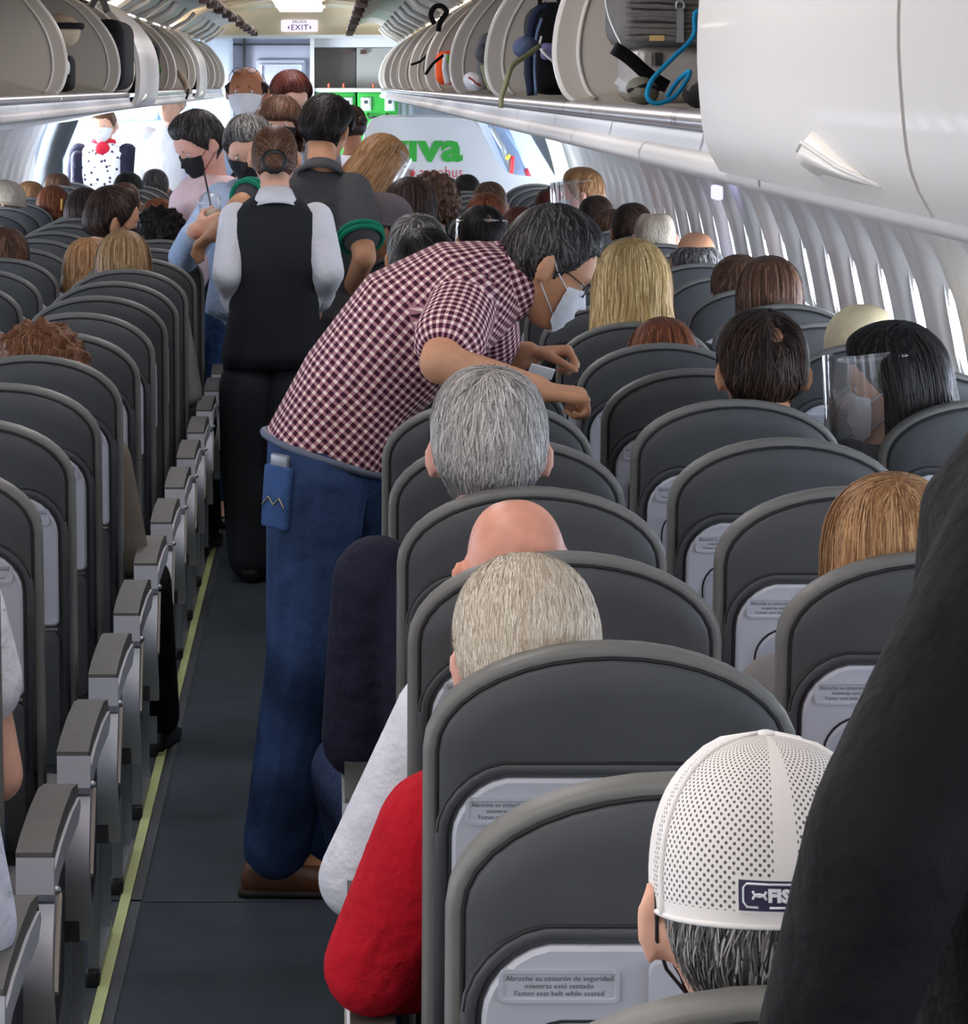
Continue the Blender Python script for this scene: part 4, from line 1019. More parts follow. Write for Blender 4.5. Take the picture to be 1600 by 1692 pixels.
# grey haired man holding the iced drink
fig('drink', (P(415, 0, 13.3).x, 13.3), 1.70, 180, voxel=.008, pel=P(412, 540, 13.3), mid=P(412, 420, 13.3), neck=P(412, 302, 13.35), head=hm(P(411, 248, 13.2), 172, -28, 0, 1.0),
    shr=P(366, 330, 13.25), elr=P(304, 425, 12.95), wrr=P(322, 380, 12.64), handr=dict(dirv=V((.93, -.1, .32)), pn=V((.15, 1, .1)), side=1, curl=(30, 48, 42), s=1.0, thumb=(.5, .7)),
    shl=P(455, 330, 13.25), ell=P(470, 430, 13.3), wrl=P(440, 480, 13.0), inf=.018, slen=.8)
fig('pink', (P(340, 0, 14.1).x, 14.1), 1.74, 130, pel=P(340, 520, 14.1), mid=P(338, 410, 14.1), neck=P(352, 292, 14.1), head=hm(P(330, 240, 14.05), 122, -34, 0, 1.06),
    shr=P(318, 330, 14.25), elr=P(312, 420, 14.3), wrr=P(318, 470, 14.1), shl=P(360, 335, 13.85), ell=P(330, 430, 13.75), wrl=P(315, 470, 13.7), bulk=1.25, wide=1.0, inf=.026)
fig('tall', (P(408, 0, 16).x, 16.0), 1.86, 178, head=hm(P(408, 153, 16), 172, -2, 0, 1.08))
fig('redhair', (P(480, 0, 16.8).x, 16.8), 1.78, 190, head=hm(P(479, 163, 16.8), 205, -30, 0, 1.03))
fig('woman', (P(464, 0, 15).x, 15.0), 1.66, 178, head=hm(P(464, 206, 15), 172, -4, 0, .98), thin=.9)
fig('bun', (P(580, 0, 18.8).x, 18.8), 1.62, 30, head=hm(P(578, 208, 18.8), 40, -5, 0, .96), thin=.9)
fig('scarf', (P(170, 0, 22.7).x, 22.7), 1.62, 170, head=hm(P(172, 208, 22.7), 165, -6, 0, .98), thin=.9, inf=.02)
fig('whitecoat', (P(284, 0, 22.4).x, 22.4), 1.75, 150, inf=.03)
# blonde passenger half standing with a face shield
fig('blonde', (P(640, 0, 14.4).x, 14.4), 1.60, -30, pel=P(640, 460, 14.4), mid=P(650, 390, 14.4), neck=P(622, 315, 14.4), head=hm(P(628, 272, 14.4), -60, -38, 0, .98), thin=.9)
# person in black close to the camera
fig('dark', (P(1830, 0, 2.0).x, 2.0), 1.86, 15, voxel=.008, pel=P(1830, 2350, 2.0), mid=P(1880, 1500, 2.0), neck=P(1990, 560, 2.0), head=hm(P(2060, 300, 2.0), 10, -5),
    shl=P(1752, 850, 1.95), ell=P(1478, 1375, 1.86), wrl=P(1300, 1930, 1.95), inf=.008, sinf=.004, thin=1.0, bulk=.95, wide=.9)
# plates of text
textjob('placard', 'Abroche su cintur\u00f3n de seguridad\nmientras est\u00e9 sentado\nFasten seat belt while seated', .0072, lsp=1.02)
textjob('salida', 'SALIDA', .030, offset=.0004, space=1.1); textjob('exit', 'EXIT', .056, offset=.0008, space=1.15)
textjob('viva', 'v\u0131va', .265, offset=.010, space=1.05); textjob('aerobus', 'aerobus', .115, offset=.0, space=1.1)
textjob('fish', 'FISH', .0150, offset=.0009, align='LEFT', space=1.05)
textjob('shoeprint', 'Rhin', .05)
bake()
# ---- lettering in place
RX = Matrix.Rotation(math.pi/2, 4, 'X')
shear = Matrix.Identity(4); shear[1][2] = -.17
for par, dx in TEXTSEATS:
    link('placard_text', MESH['placard'], m_ink, par, mw=Matrix.Translation((dx, lean(.928)-.0196, .928)) @ Matrix.Rotation(math.atan(.17), 4, 'X') @ RX)
m_purple = mat('sign_purple', (120, 70, 170), .5)
link('salida_text', MESH['salida'], m_purple, ex, mw=Matrix.Translation((0, -.0065, .029)) @ RX)
link('exit_text', MESH['exit'], m_purple, ex, mw=Matrix.Translation((0, -.0065, -.014)) @ RX)
for s in (-1, 1): MB().add([(s*.088, -.0065, -.013), (s*.074, -.0065, .003), (s*.074, -.0065, -.029)], [(0, 1, 2)]).obj('arrow', m_purple, ex, smooth=False)
def fit(me, wd, ht):
    n = len(me.vertices); co = np.empty(n*3); me.vertices.foreach_get('co', co); co = co.reshape(-1, 3); lo, hi = co.min(0), co.max(0)
    co = (co-(lo+hi)/2)*np.array([wd/(hi[0]-lo[0]), ht/(hi[1]-lo[1]), 1]); me.vertices.foreach_set('co', co.ravel()); me.update(); return me
a = P(699, 250, 22.34); link('viva_text', fit(MESH['viva'], .54, .147), mat('viva_green', (52, 176, 62), .5), pt, mw=Matrix.Translation((a.x, 22.342, a.z)) @ RX)
a = P(729, 284, 22.34); link('aerobus_text', fit(MESH['aerobus'], .29, .075), mat('aero_red', (214, 92, 96), .5), pt, mw=Matrix.Translation((a.x, 22.342, a.z)) @ RX)
a = P(681, 286, 22.34); MB().cap((a.x, 22.345, a.z), (a.x, 22.338, a.z), .022, .022).obj('red_dot', mat('dot_red', (216, 40, 50), .5), pt)

# ---- checked cloth
def check_mat():
    m = bpy.data.materials.new('checked_cotton'); m.use_nodes = True; nt = m.node_tree; b = nt.nodes['Principled BSDF']
    uv = nt.nodes.new('ShaderNodeUVMap'); sp = nt.nodes.new('ShaderNodeSeparateXYZ'); nt.links.new(uv.outputs[0], sp.inputs[0])
    def line(out):
        a = nt.nodes.new('ShaderNodeMath'); a.operation = 'FRACT'; s = nt.nodes.new('ShaderNodeMath'); s.operation = 'MULTIPLY'; s.inputs[1].default_value = 1/.0165
        nt.links.new(out, s.inputs[0]); nt.links.new(s.outputs[0], a.inputs[0])
        c = nt.nodes.new('ShaderNodeMath'); c.operation = 'SUBTRACT'; c.inputs[1].default_value = .5; nt.links.new(a.outputs[0], c.inputs[0])
        d_ = nt.nodes.new('ShaderNodeMath'); d_.operation = 'ABSOLUTE'; nt.links.new(c.outputs[0], d_.inputs[0])
        e = nt.nodes.new('ShaderNodeMapRange'); e.inputs[1].default_value = .24; e.inputs[2].default_value = .34; nt.links.new(d_.outputs[0], e.inputs[0])
        return e.outputs[0]
    l1, l2 = line(sp.outputs[0]), line(sp.outputs[1])
    ad = nt.nodes.new('ShaderNodeMath'); ad.operation = 'ADD'; nt.links.new(l1, ad.inputs[0]); nt.links.new(l2, ad.inputs[1])
    hf = nt.nodes.new('ShaderNodeMath'); hf.operation = 'MULTIPLY'; hf.inputs[1].default_value = .5; nt.links.new(ad.outputs[0], hf.inputs[0])
    r = nt.nodes.new('ShaderNodeValToRGB'); e = r.color_ramp.elements
    e[0].position = 0; e[0].color = rgb(62, 26, 42); e[1].position = 1; e[1].color = rgb(244, 228, 214); x = e.new(.5); x.color = rgb(172, 122, 134)
    nt.links.new(hf.outputs[0], r.inputs[0]); nt.links.new(r.outputs[0], b.inputs['Base Color']); b.inputs['Roughness'].default_value = .85; b.inputs['Specular IOR Level'].default_value = .2
    tc = nt.nodes.new('ShaderNodeTexCoord'); n2 = nt.nodes.new('ShaderNodeTexNoise'); n2.inputs['Scale'].default_value = 16; n2.inputs['Detail'].default_value = 3; nt.links.new(tc.outputs['Object'], n2.inputs['Vector'])
    bp = nt.nodes.new('ShaderNodeBump'); bp.inputs['Strength'].default_value = .5; bp.inputs['Distance'].default_value = .03
    nt.links.new(n2.outputs['Fac'], bp.inputs['Height']); nt.links.new(bp.outputs[0], b.inputs['Normal'])
    MATS['check'] = m; return m
def bone_uv(me, bones):
    """bones: (p0, p1, side vector, radius, pick radius)"""
    uvl = me.uv_layers.new(name='UVMap'); n = len(me.vertices)
    co = np.empty(n*3); me.vertices.foreach_get('co', co); co = co.reshape(-1, 3); fr_ = []
    for p0, p1, sv, R, pk in bones:
        p0, p1 = np.array(p0), np.array(p1); ax = p1-p0; L = np.linalg.norm(ax); ax = ax/L; sv = np.array(sv); sv = sv-ax*(sv @ ax); sv /= np.linalg.norm(sv); tv = np.cross(ax, sv)
        fr_.append((p0, ax, L, sv, tv, R, pk))
    for f in me.polygons:
        c = np.mean(co[list(f.vertices)], 0); best = None
        for i, (p0, ax, L, sv, tv, R, pk) in enumerate(fr_):
            tr_ = float((c-p0) @ ax); t = min(max(tr_, 0), L); dd = np.linalg.norm(c-p0-ax*t)/pk+(3 if (i and tr_ < .03) else 0)
            if best is None or dd < best[0]: best = (dd, i)
        p0, ax, L, sv, tv, R, pk = fr_[best[1]]
        o = c-p0; th0 = math.atan2(o @ tv, o @ sv)
        for li in f.loop_indices:
            o = co[me.loops[li].vertex_index]-p0; th = math.atan2(o @ tv, o @ sv)
            if th-th0 > math.pi: th -= 2*math.pi
            if th-th0 < -math.pi: th += 2*math.pi
            uvl.data[li].uv = (th*R, float(o @ ax))
g = FIG['check']
bone_uv(MESH['check_top'], [(g['pel'], g['neck'], (0, -1, 0), .155, .16), (g['shr'], g['elr'], (0, -1, 0), .07, .085), (g['shl'], g['ell'], (0, -1, 0), .07, .085)])
m_check = check_mat()
m_jeans = cloth('jeans', (46, 66, 102), var=.5, vscale=6, bump=.7, bscale=14)
m_jeans2 = cloth('jeans_mid', (52, 84, 134), var=.3, vscale=5)
m_navy = cloth('navy', (34, 34, 52)); m_black = cloth('black', (20, 20, 22)); m_char = cloth('charcoal', (40, 42, 47), var=.08, bump=.15); m_wht = cloth('white', (224, 226, 232), var=.03)
m_red = cloth('red', (178, 16, 34), var=.08); m_polo = cloth('polo', (74, 74, 76), var=.06); m_lblue = cloth('light_blue', (178, 200, 232), var=.06); m_pinkc = cloth('pale_pink', (232, 204, 208), var=.05)
m_olive = cloth('olive_knit', (112, 104, 92), bump=.8, bscale=160); m_greyk = cloth('grey_knit', (138, 134, 134), bump=.5, bscale=120); m_shoebr = mat('shoe_brown', (104, 66, 44), .45, var=.25, vscale=18); m_shoek = mat('shoe_black', (24, 24, 26), .4)
m_dkblue = cloth('dark_blue', (40, 52, 82)); m_beige = cloth('beige', (186, 172, 150)); m_teal = cloth('green_band', (24, 126, 96)); m_sole = mat('sole', (44, 36, 30), .7)

def collar(t, g, m, u0=-.03, u1=.03, r0=.085, r1=.066, uv=False):
    nk, nd = g['neck'], (g['head'].translation-g['neck']).normalized(); sv = nd.orthogonal().normalized(); tv = nd.cross(sv); cv = []; cf = []; n = 28
    for k in range(n):
        q = 2*math.pi*k/n
        for u, rr in ((u0, r0), ((u0+u1)/2, (r0+r1)/2+.002), (u1, r1), (u1+.001, r1-.005), ((u0+u1)/2, (r0+r1)/2-.004), (u0, r0-.006)): cv.append(nk+nd*u+(sv*math.cos(q)+tv*math.sin(q))*rr)
    for k in range(n):
        for j in range(6): cf.append((k*6+j, k*6+(j+1) % 6, ((k+1) % n)*6+(j+1) % 6, ((k+1) % n)*6+j))
    cm = MB().add(cv, cf).mesh('collar')
    if uv: bone_uv(cm, [(nk-nd*.2, nk+nd*.1, (0, -1, 0), .08, .1)])
    return link('collar', cm, m, t)
# ---- hair styles
hair_mesh('check', short_hair('h', .014, 'short', 2200, 11, top=.010, lift=.006, slen=.07, width=.0018, crown=(0, -.6, .8)))
hair_mesh('near_grey', short_hair('h', .014, 'short', 5200, 12, top=.012, lift=.007, slen=.075, width=.0009, sway=.35, crown=(.04, -.30, .95)))
hair_mesh('near_white', short_hair('h', .018, 'short', 5600, 13, lift=.003, slen=.13, width=.0008, sway=.12, tvar=.22, crown=(.1, .35, .93)))
hair_mesh('near_cap', short_hair('h', .008, 'short', 2600, 14, lift=.004, slen=.028, width=.0008))
for i in range(4): hair_mesh('short%d' % i, short_hair('h', .014+.003*i, 'short', 1300, 20+i, top=.006*(i % 3), lift=.005, crown=(.2*(i-1.5), -.5, .85)))
hair_mesh('spot', short_hair('h', .017, 'short', 1100, 31, spot=((.25, -.70, .66), .22), lift=.005, width=.0014))
hair_mesh('thin', short_hair('h', .009, 'short', 500, 32, spot=((0, -.1, 1), .45), lift=.003))
hair_mesh('fringe', short_hair('h', .013, 'fringe', 380, 33, lumps=.006, lift=.006))
hair_mesh('curly', short_hair('h', .030, 'low', 700, 34, lumps=.022, lift=.010, slen=.03))
hair_mesh('sleek', short_hair('h', .009, 'low', 700, 35, lift=.0015, slen=.07, crown=(0, -.95, -.25)))
hair_mesh('bob', long_hair(.10, .020, 700, 41, .012, 2.0))
hair_mesh('bobfringe', long_hair(.12, .022, 700, 42, .02, 1.9, base_kind='bangs', bangs=False))
hair_mesh('long0', long_hair(.26, .024, 2600, 43, .02, 1.95, width=.0013))
hair_mesh('long1', long_hair(.24, .022, 3600, 44, .03, 1.9, width=.0010, wave=.008))
hair_mesh('longblack', long_hair(.30, .026, 2400, 45, .045, 1.75, width=.0018))
BUN = MB().ell((0, 0, 0), (.034, .026, .030), None, 16, 10)
bv = [v+v.normalized()*.002*math.sin(40*math.atan2(v.z, v.x)+20*v.y*30) for v in BUN.v]
me_bun = mesh_from('hair_bun', bv, BUN.f); add_tint(me_bun, [.5+.3*math.sin(30*math.atan2(v.z, v.x)) for v in bv])
me_scr = MB().tube([V((.036*math.cos(q), .0, .034*math.sin(q))) for q in [2*math.pi*k/24 for k in range(24)]], [.013+.003*(k % 2) for k in range(24)], 8, True).mesh('scrunchie')

def put(key, label, sk, top, legs, shoes, hair=None, hc=None, **f):
    g = FIG[key]; t = assemble(key, label, SK[sk], top, legs, shoes, hair, HC[hc] if hc else None, g['head'], loc=g['B'])
    if f: face(t, g['head'], **f)
    return t, g
# checked shirt man
t, g = put('check', 'man in maroon checked shirt and jeans leaning over the right seats', 'tan', m_check, m_jeans, m_shoebr, 'check', 'dkpepper', mask=m_maskw, brow=HC['dkpepper'], specs=True)
B = g['B']
secs = torso_secs(g['pel'], g['mid'], g['neck'], g['rp'], g['rc'], g['bulk'], .012)
c, r, f, a, b = secs[1]
MB().tube([c+r*(a*1.0*math.cos(q))+f*(b*1.0*math.sin(q)) for q in [2*math.pi*k/32 for k in range(32)]], .009, 8, True).obj('belt', mat('belt_grey', (96, 104, 122), .6), t)
for sd in 'lr': sole_mb(g['an'+sd], g['toe'+sd]).obj('sole', m_sole, t)
nb_ = V((-.80, -.60, 0)).normalized(); up2_ = V((.06, 0, 1)).normalized(); rt_ = up2_.cross(nb_).normalized(); Rk = Matrix((rt_, -nb_, up2_)).transposed()
pc_ = g['hipr']+nb_*.106+V((0, 0, -.02))
pk = MB().rbox(pc_, (.095, .016, .135), .007, Rk).obj('back_pocket', cloth('jeans_light', (58, 86, 132), var=.3, vscale=8), t, angle=SH)
MB().tube([pc_+nb_*.010+rt_*x+up2_*z for x, z in ((-.04, -.02), (-.02, 0), (0, -.016), (.02, 0), (.04, -.02))], .0018, 5).obj('stitching', mat('stitch_tan', (176, 160, 130), .8), pk)
MB().rbox(pc_+rt_*.0+up2_*.072+nb_*-.002, (.062, .010, .04), .004, Rk).obj('pocket_phone', mat('phone_grey', (120, 124, 134), .3), t, angle=SH)
collar(t, g, m_check, -.035, .045, .098, .074, uv=True)
bp_ = MB().rbox(P(895, 614, 7.22), (.055, .004, .028), .0015, Matrix.Rotation(.5, 3, 'X') @ Matrix.Rotation(.3, 3, 'Y')).obj('folded_paper', m_white, angle=SH); tag(bp_, 'small white folded paper held between the checked-shirt man\'s hands', 'paper')
# attendant
t, g = put('crew', 'cabin attendant with low bun in dark waistcoat seen from behind', 'fair', m_wht, m_char, m_shoek, 'sleek', 'brown')
S_ = torso_secs(g['pel'], g['mid'], g['neck'], g['rp'], g['rc'], 1.06, .022, 0, 1.02, wide=.99)
W_ = [.178, .186, .160, .176, .160, .140, .086]; D_ = [.128, .136, .130, .148, .136, .102, .076]
MB().loft([(q[0], q[1], q[2], W_[i], D_[i]) for i, q in enumerate(S_)], 32, 2.4).obj('waistcoat', m_char, t)
hp = g['head']; collar(t, g, m_wht, -.035, .040, .088, .060)
bu = link('hair_bun', me_bun, HC['brown'], t, mw=hp @ Matrix.Translation((0, -.112, -.035))); link('scrunchie', me_scr, m_blk, bu, mw=Matrix.Translation((0, .014, .004)))
for sd in 'lr':
    e, wv = g['el'+sd], g['wr'+sd]; c = e.lerp(wv, .60); dv = (wv-e).normalized(); MB().cap(c-dv*.022, c+dv*.018, .050, .048).obj('cuff', m_wht, t)
# polo man
t, g = put('polo', 'man in charcoal polo with green sleeve bands facing away', 'tan', m_polo, m_black, m_shoek, 'short3', 'black')
for sd in 'lr':
    S, E = g['sh'+sd], g['el'+sd]; dv = (E-S).normalized(); c = S.lerp(E, .62)+dv*.035; a_ = dv.orthogonal().normalized(); b_ = dv.cross(a_)
    MB().tube([c+(a_*math.cos(q)+b_*math.sin(q))*.082 for q in [2*math.pi*k/24 for k in range(24)]], .010, 8, True).tube([c-dv*.022+(a_*math.cos(q)+b_*math.sin(q))*.083 for q in [2*math.pi*k/24 for k in range(24)]], .010, 8, True).obj('sleeve_band', m_teal, t)
collar(t, g, m_polo, -.04, .018, .098, .074)
# others standing
t, g = put('drink', 'grey-haired man in light blue shirt holding an iced drink', 'fair', m_lblue, m_jeans2, m_shoek, 'short2', 'pepper', mask=m_maskk, brow=HC['pepper'])
t, g = put('pink', 'man in pale pink jumper looking down with a black mask', 'pink', m_pinkc, m_jeans2, m_shoek, 'short2', 'dkpepper', mask=m_maskk, brow=HC['dkbrown'])
t, g = put('tall', 'tall balding man with white mask and glasses pushed up on his head', 'brown', m_lblue, m_navy, m_shoek, 'fringe', 'dkbrown', mask=m_maskw, brow=HC['dkbrown'])
k = link('spectacles', SPEC, m_blk, t, mw=g['head'] @ Matrix.Translation((0, -.012, .034)) @ Matrix.Rotation(.72, 4, 'X')); [link('lens', q, m_glass, k) for q in LENS]
t, g = put('redhair', 'person with reddish-brown hair behind the masked woman', 'fair', m_greyk, m_navy, m_shoek, 'short3', 'red', eyes=True)
t, g = put('woman', 'woman with brown fringe and black mask in the queue', 'fair', m_black, m_navy, m_shoek, 'bobfringe', 'brown', mask=m_maskk, brow=HC['dkbrown'])
t, g = put('bun', 'attendant with small bun by the green galley trolleys', 'brown', m_wht, m_char, m_shoek, 'sleek', 'dkbrown', mask=m_maskk)
MB().loft(torso_secs(g['pel'], g['mid'], g['neck'], g['rp'], g['rc'], 1.06, .02, 0, .84, wide=.86), 24).obj('waistcoat', m_navy, t)
link('hair_bun', me_bun, HC['dkbrown'], t, mw=g['head'] @ Matrix.Translation((0, -.118, .02)))
m_speck = mat('cloth_speckle', (238, 238, 246), .8, var=0)
nt = m_speck.node_tree; vo = nt.nodes.new('ShaderNodeTexVoronoi'); vo.inputs['Scale'].default_value = 26; tc = nt.nodes.new('ShaderNodeTexCoord'); nt.links.new(tc.outputs['Object'], vo.inputs['Vector'])
rp_ = nt.nodes.new('ShaderNodeValToRGB'); rp_.color_ramp.elements[0].color = rgb(50, 44, 70); rp_.color_ramp.elements[0].position = .22; rp_.color_ramp.elements[1].position = .30; rp_.color_ramp.elements[1].color = rgb(240, 240, 248)
nt.links.new(vo.outputs['Distance'], rp_.inputs[0]); nt.links.new(rp_.outputs[0], nt.nodes['Principled BSDF'].inputs['Base Color'])
t, g = put('scarf', 'attendant in patterned blouse and dark jacket in the bright doorway', 'fair', m_speck, m_navy, m_shoek, 'sleek', 'brown', mask=m_maskw)
nk = g['neck']; MB().tube([nk+V((.068*math.cos(q), .062*math.sin(q), .015)) for q in [2*math.pi*k/24 for k in range(24)]], .022, 8, True).ell(nk+V((.0, -.10, -.03)), (.05, .03, .05)).obj('neck_scarf', cloth('scarf_red', (206, 40, 62)), t)
for s, sd in ((-1, 'r'), (1, 'l')):
    S, E, W_ = g['sh'+sd], g['el'+sd], g['wr'+sd]; mb = MB(); mb.cap(S, E, .074, .066).cap(E, W_, .066, .052); mb.cap(S+V((0, -.06, -.02)), g['pel']+V((s*.16, -.09, .1)), .045, .06)
    mb.obj('jacket_side', m_navy, t)
t, g = put('whitecoat', 'person in bright white clothing in front of the vestibule', 'fair', m_wht, m_lblue, m_shoek, 'short1', 'white')
MB().cap(g['shl']+V((.03, -.12, 0)), g['pel']+V((.16, -.13, .1)), .03, .04).obj('blue_lanyard', cloth('royal_blue', (40, 70, 190)), t)
t, g = put('blonde', 'blonde passenger with clear face shield bending over behind the polo man', 'fair', m_navy, m_black, m_shoek, 'long0', 'ginger', shield=True, mask=m_maskw)
t, g = put('dark', 'blurred person in black clothing at the lower right foreground', 'tan', m_black, m_black, m_shoek, 'short1', 'dkbrown')
# drink
c = P(347, 368, 12.70); base = V((c.x, c.y, P(0, 401, 12.70).z)); hgt = P(0, 337, 12.70).z-base.z
dk = thing('iced_drink', 'clear plastic cup of milky iced drink with a straw', 'drink', base)
def lathe(prof, n=20):
    vs = []; fs = []
    for r_, z in prof: vs += [V((r_*math.cos(2*math.pi*k/n), r_*math.sin(2*math.pi*k/n), z)) for k in range(n)]
    for j in range(len(prof)-1):
        for k in range(n): fs.append((j*n+k, j*n+(k+1) % n, (j+1)*n+(k+1) % n, (j+1)*n+k))
    return MB().add(vs, fs)
lathe([(.001, 0), (.029, 0), (.043, hgt), (.046, hgt+.004), (.043, hgt+.008), (.040, hgt+.03), (.022, hgt+.045), (.006, hgt+.048)]).obj('cup', m_clear, dk)
lathe([(.001, .003), (.027, .003), (.039, hgt*.88), (.001, hgt*.89)]).obj('drink', mat('milky', (226, 214, 190), .35), dk)
MB().tube([(0, 0, .03), (.002, 0, hgt), (-.022, 0, hgt+.12)], .004, 6).obj('straw', m_blk, dk)

# ================================================================ SEATED PEOPLE
m_tops = {'navy': m_navy, 'black': m_black, 'white': m_wht, 'red': m_red, 'olive': m_olive, 'greyk': m_greyk, 'lblue': m_lblue, 'dkblue': m_dkblue, 'beige': m_beige, 'pinkc': m_pinkc, 'char': m_char}
TOPZ = {}
def sit(side, k, px, top, var, sk, hair, hc, top_c, label, zoff=0.0, s=None, hairs=1.0, **f):
    d0 = DR(k) if side == 'R' else DL(k); hd = d0+.185
    x = (px-VX)*hd/F-(VHEAD[var].translation.x); z = H-(top-VY)*hd/F
    key = (hair, var)
    if key not in TOPZ:
        vv = np.array([list(VHEAD[var] @ q.co) for q in HAIR[hair].vertices])[:, 2] if hair else np.array([SIT_TOP-.004])
        TOPZ[key] = float(np.percentile(vv, 99.7))
    s = s or min(max(z/TOPZ[key], .90), 1.06); zo = z-TOPZ[key]*s
    t = assemble('sit_'+var, label, SK[sk], m_tops[top_c], m_dkblue if var[:3] != 'leg' else m_black, m_shoek, hair, HC[hc] if hc else None, VHEAD[var], loc=(x, d0, zo), s=s)
    if f: face(t, VHEAD[var], **f)
    return t
R1 = sit('R', 0, 1268, 1236, 'straight', 'fair', 'near_cap', 'pepper', 'greyk', 'man in white mesh cap with grey hair, nearest on the right')
face(R1, VHEAD['straight'], mask=m_maskk, eyes=False)
RB_ = sit('R', 2, 862, 912, 'redarm', 'pink', 'near_white', 'white', 'red', 'man with white-blond hair and red jumper in right aisle seat')
link('ear_loop', MB().tube([V((-.088, -.02, .0)), V((-.086, .01, -.008)), V((-.084, .04, -.012))], .003, 6).mesh('ear_loop'), mat('loop_blue', (90, 170, 230), .6), RB_, mw=VHEAD['redarm'])
sit('R', 3, 846, 822, 'whitearm', 'bald', None, None, 'white', 'bald man in white shirt in right aisle seat')
RD_ = sit('R', 4, 808, 606, 'greyhead', 'pink', 'near_grey', 'grey', 'navy', 'man with thick grey hair and navy jumper in right aisle seat', s=1.03)
sit('R', 3, 1475, 780, 'straight', 'fair', 'long1', 'ginger', 'greyk', 'woman with long light-brown hair beside the black-clothed figure')
sit('R', 6, 1260, 510, 'straight', 'tan', 'spot', 'dkbrown', 'char', 'man with thinning dark hair in right middle seat')
RW_ = sit('R', 6, 1478, 530, 'left', 'tan', 'longblack', 'black', 'black', 'woman with long black hair, face shield and white mask at the window', mask=m_maskw, shield=True, eyes=True)
HT = sit('R', 8, 1425, 512, 'straight', 'tan', 'short1', 'dkbrown', 'beige', 'passenger in cream hat by the right windows')
sit('R', 8, 1095, 523, 'straight', 'fair', 'bob', 'auburn', 'char', 'brown-haired head peeking over the right middle seat')
sit('R', 9, 1045, 394, 'straight', 'fair', 'long0', 'blond', 'black', 'woman with long blonde hair beyond the checked-shirt man')
sit('R', 10, 1272, 422, 'straight', 'fair', 'bob', 'brown', 'greyk', 'woman with straight brown bob by the right windows')
sit('R', 11, 1222, 420, 'straight', 'fair', 'short2', 'brown', 'navy', 'brown-haired passenger just beyond the brown bob')
sit('R', 13, 1150, 386, 'straight', 'tan', 'fringe', 'pepper', 'white', 'balding man with curly grey fringe near the right wall')
sit('R', 15, 1082, 353, 'straight', 'pink', 'thin', 'white', 'lblue', 'balding fair-haired man near the right wall')
sit('R', 16, 1045, 335, 'straight', 'tan', 'short0', 'dkbrown', 'navy', 'dark-haired head behind the balding fair-haired man')
sit('R', 17, 1010, 345, 'straight', 'tan', 'short1', 'brown', 'navy', 'brown head left of the dark one by the right wall')
sit('R', 18, 985, 323, 'straight', 'tan', 'short0', 'dkbrown', 'navy', 'dark head under the shielded man by the right wall')
t = sit('R', 19, 962, 276, 'left', 'pink', 'short1', 'ginger', 'greyk', 'ginger man in face shield turned left by the right wall', shield=True, mask=m_maskw)
sit('R', 16, 862, 341, 'straight', 'tan', 'short2', 'red', 'navy', 'reddish-brown head in the right middle column')
t = sit('R', 14, 797, 339, 'straight', 'tan', 'spot', 'black', 'navy', 'black-haired man with face shield behind the checked-shirt back', shield=True)
sit('R', 17, 803, 318, 'straight', 'tan', 'short1', 'auburn', 'navy', 'auburn head in the right middle column')
sit('R', 20, 809, 300, 'straight', 'tan', 'short0', 'brown', 'navy', 'small brown head right of the black one near the partition')
sit('R', 24, 771, 288, 'straight', 'tan', 'short0', 'black', 'navy', 'black-haired head directly below the green lettering')
sit('R', 20, 910, 311, 'straight', 'tan', 'short0', 'red', 'navy', 'dark reddish head beside the white-edged seats')
sit('R', 22, 925, 301, 'straight', 'tan', 'short1', 'dkbrown', 'navy', 'small dark head beside the shielded ginger man')
sit('R', 18, 716, 281, 'straight', 'brown', 'curly', 'brown', 'black', 'person with rounded brown curls below the lettering')
sit('R', 15, 678, 292, 'straight', 'brown', 'bob', 'dkbrown', 'black', 'dark-brown bobbed head beside the blonde passenger')
CM = sit('R', 14, 630, 326, 'right', 'brown', 'short0', 'dkbrown', 'black', 'man in grey flat cap seated beside the aisle on the right')
sit('R', 11, 690, 353, 'straight', 'tan', 'short1', 'pepper', 'black', 'pepper-haired head beyond the checked back')
sit('R', 10, 704, 376, 'straight', 'tan', 'short0', 'black', 'navy', 'black-haired head in front of the pepper-haired one')
L1 = sit('L', 7, 68, 524, 'legr', 'tan', 'curly', 'curlbrown', 'olive', 'passenger with curly brown hair and olive jumper on the left')
L2 = sit('L', 12, 204, 380, 'legr', 'fair', 'bob', 'dkblond', 'greyk', 'woman with dark-blonde bob and shield strap on the left')
link('shield_strap', SBAND, m_blk, L2, mw=VHEAD['legr'] @ Matrix.Translation((0, 0, -.095)) @ Matrix.Scale(1.06, 4))
sit('L', 13, 145, 392, 'straight', 'fair', 'bob', 'ginger', 'greyk', 'light-haired head half hidden by the dark-blonde bob')
L3 = sit('L', 14, 187, 306, 'right', 'tan', 'short3', 'dkbrown', 'olive', 'dark-haired passenger with hoop earring in profile on the left', mask=m_maskk)
MB().tube([VHEAD['right'] @ V((.090, -.008+.012*math.cos(q), -.050+.020*math.sin(q))) for q in [2*math.pi*k/16 for k in range(16)]], .0022, 5, True).obj('earring', mat('silver', (220, 214, 200), .25, 1.0), L3)
sit('L', 15, 265, 338, 'straight', 'tan', 'curly', 'black', 'navy', 'black curly head in the left aisle column')
sit('L', 17, 263, 327, 'straight', 'tan', 'short0', 'auburn', 'navy', 'brown head just beyond the black curly one')
sit('L', 25, 95, 285, 'straight', 'tan', 'short1', 'brown', 'navy', 'brown head against the far left wall')
sit('L', 22, 50, 299, 'straight', 'fair', 'short2', 'ginger', 'navy', 'ginger-blond head by the far left wall')
LA = sit('L', 21, 88, 306, 'straight', 'fair', 'bob', 'auburn', 'navy', 'auburn head with golden clip on the far left')
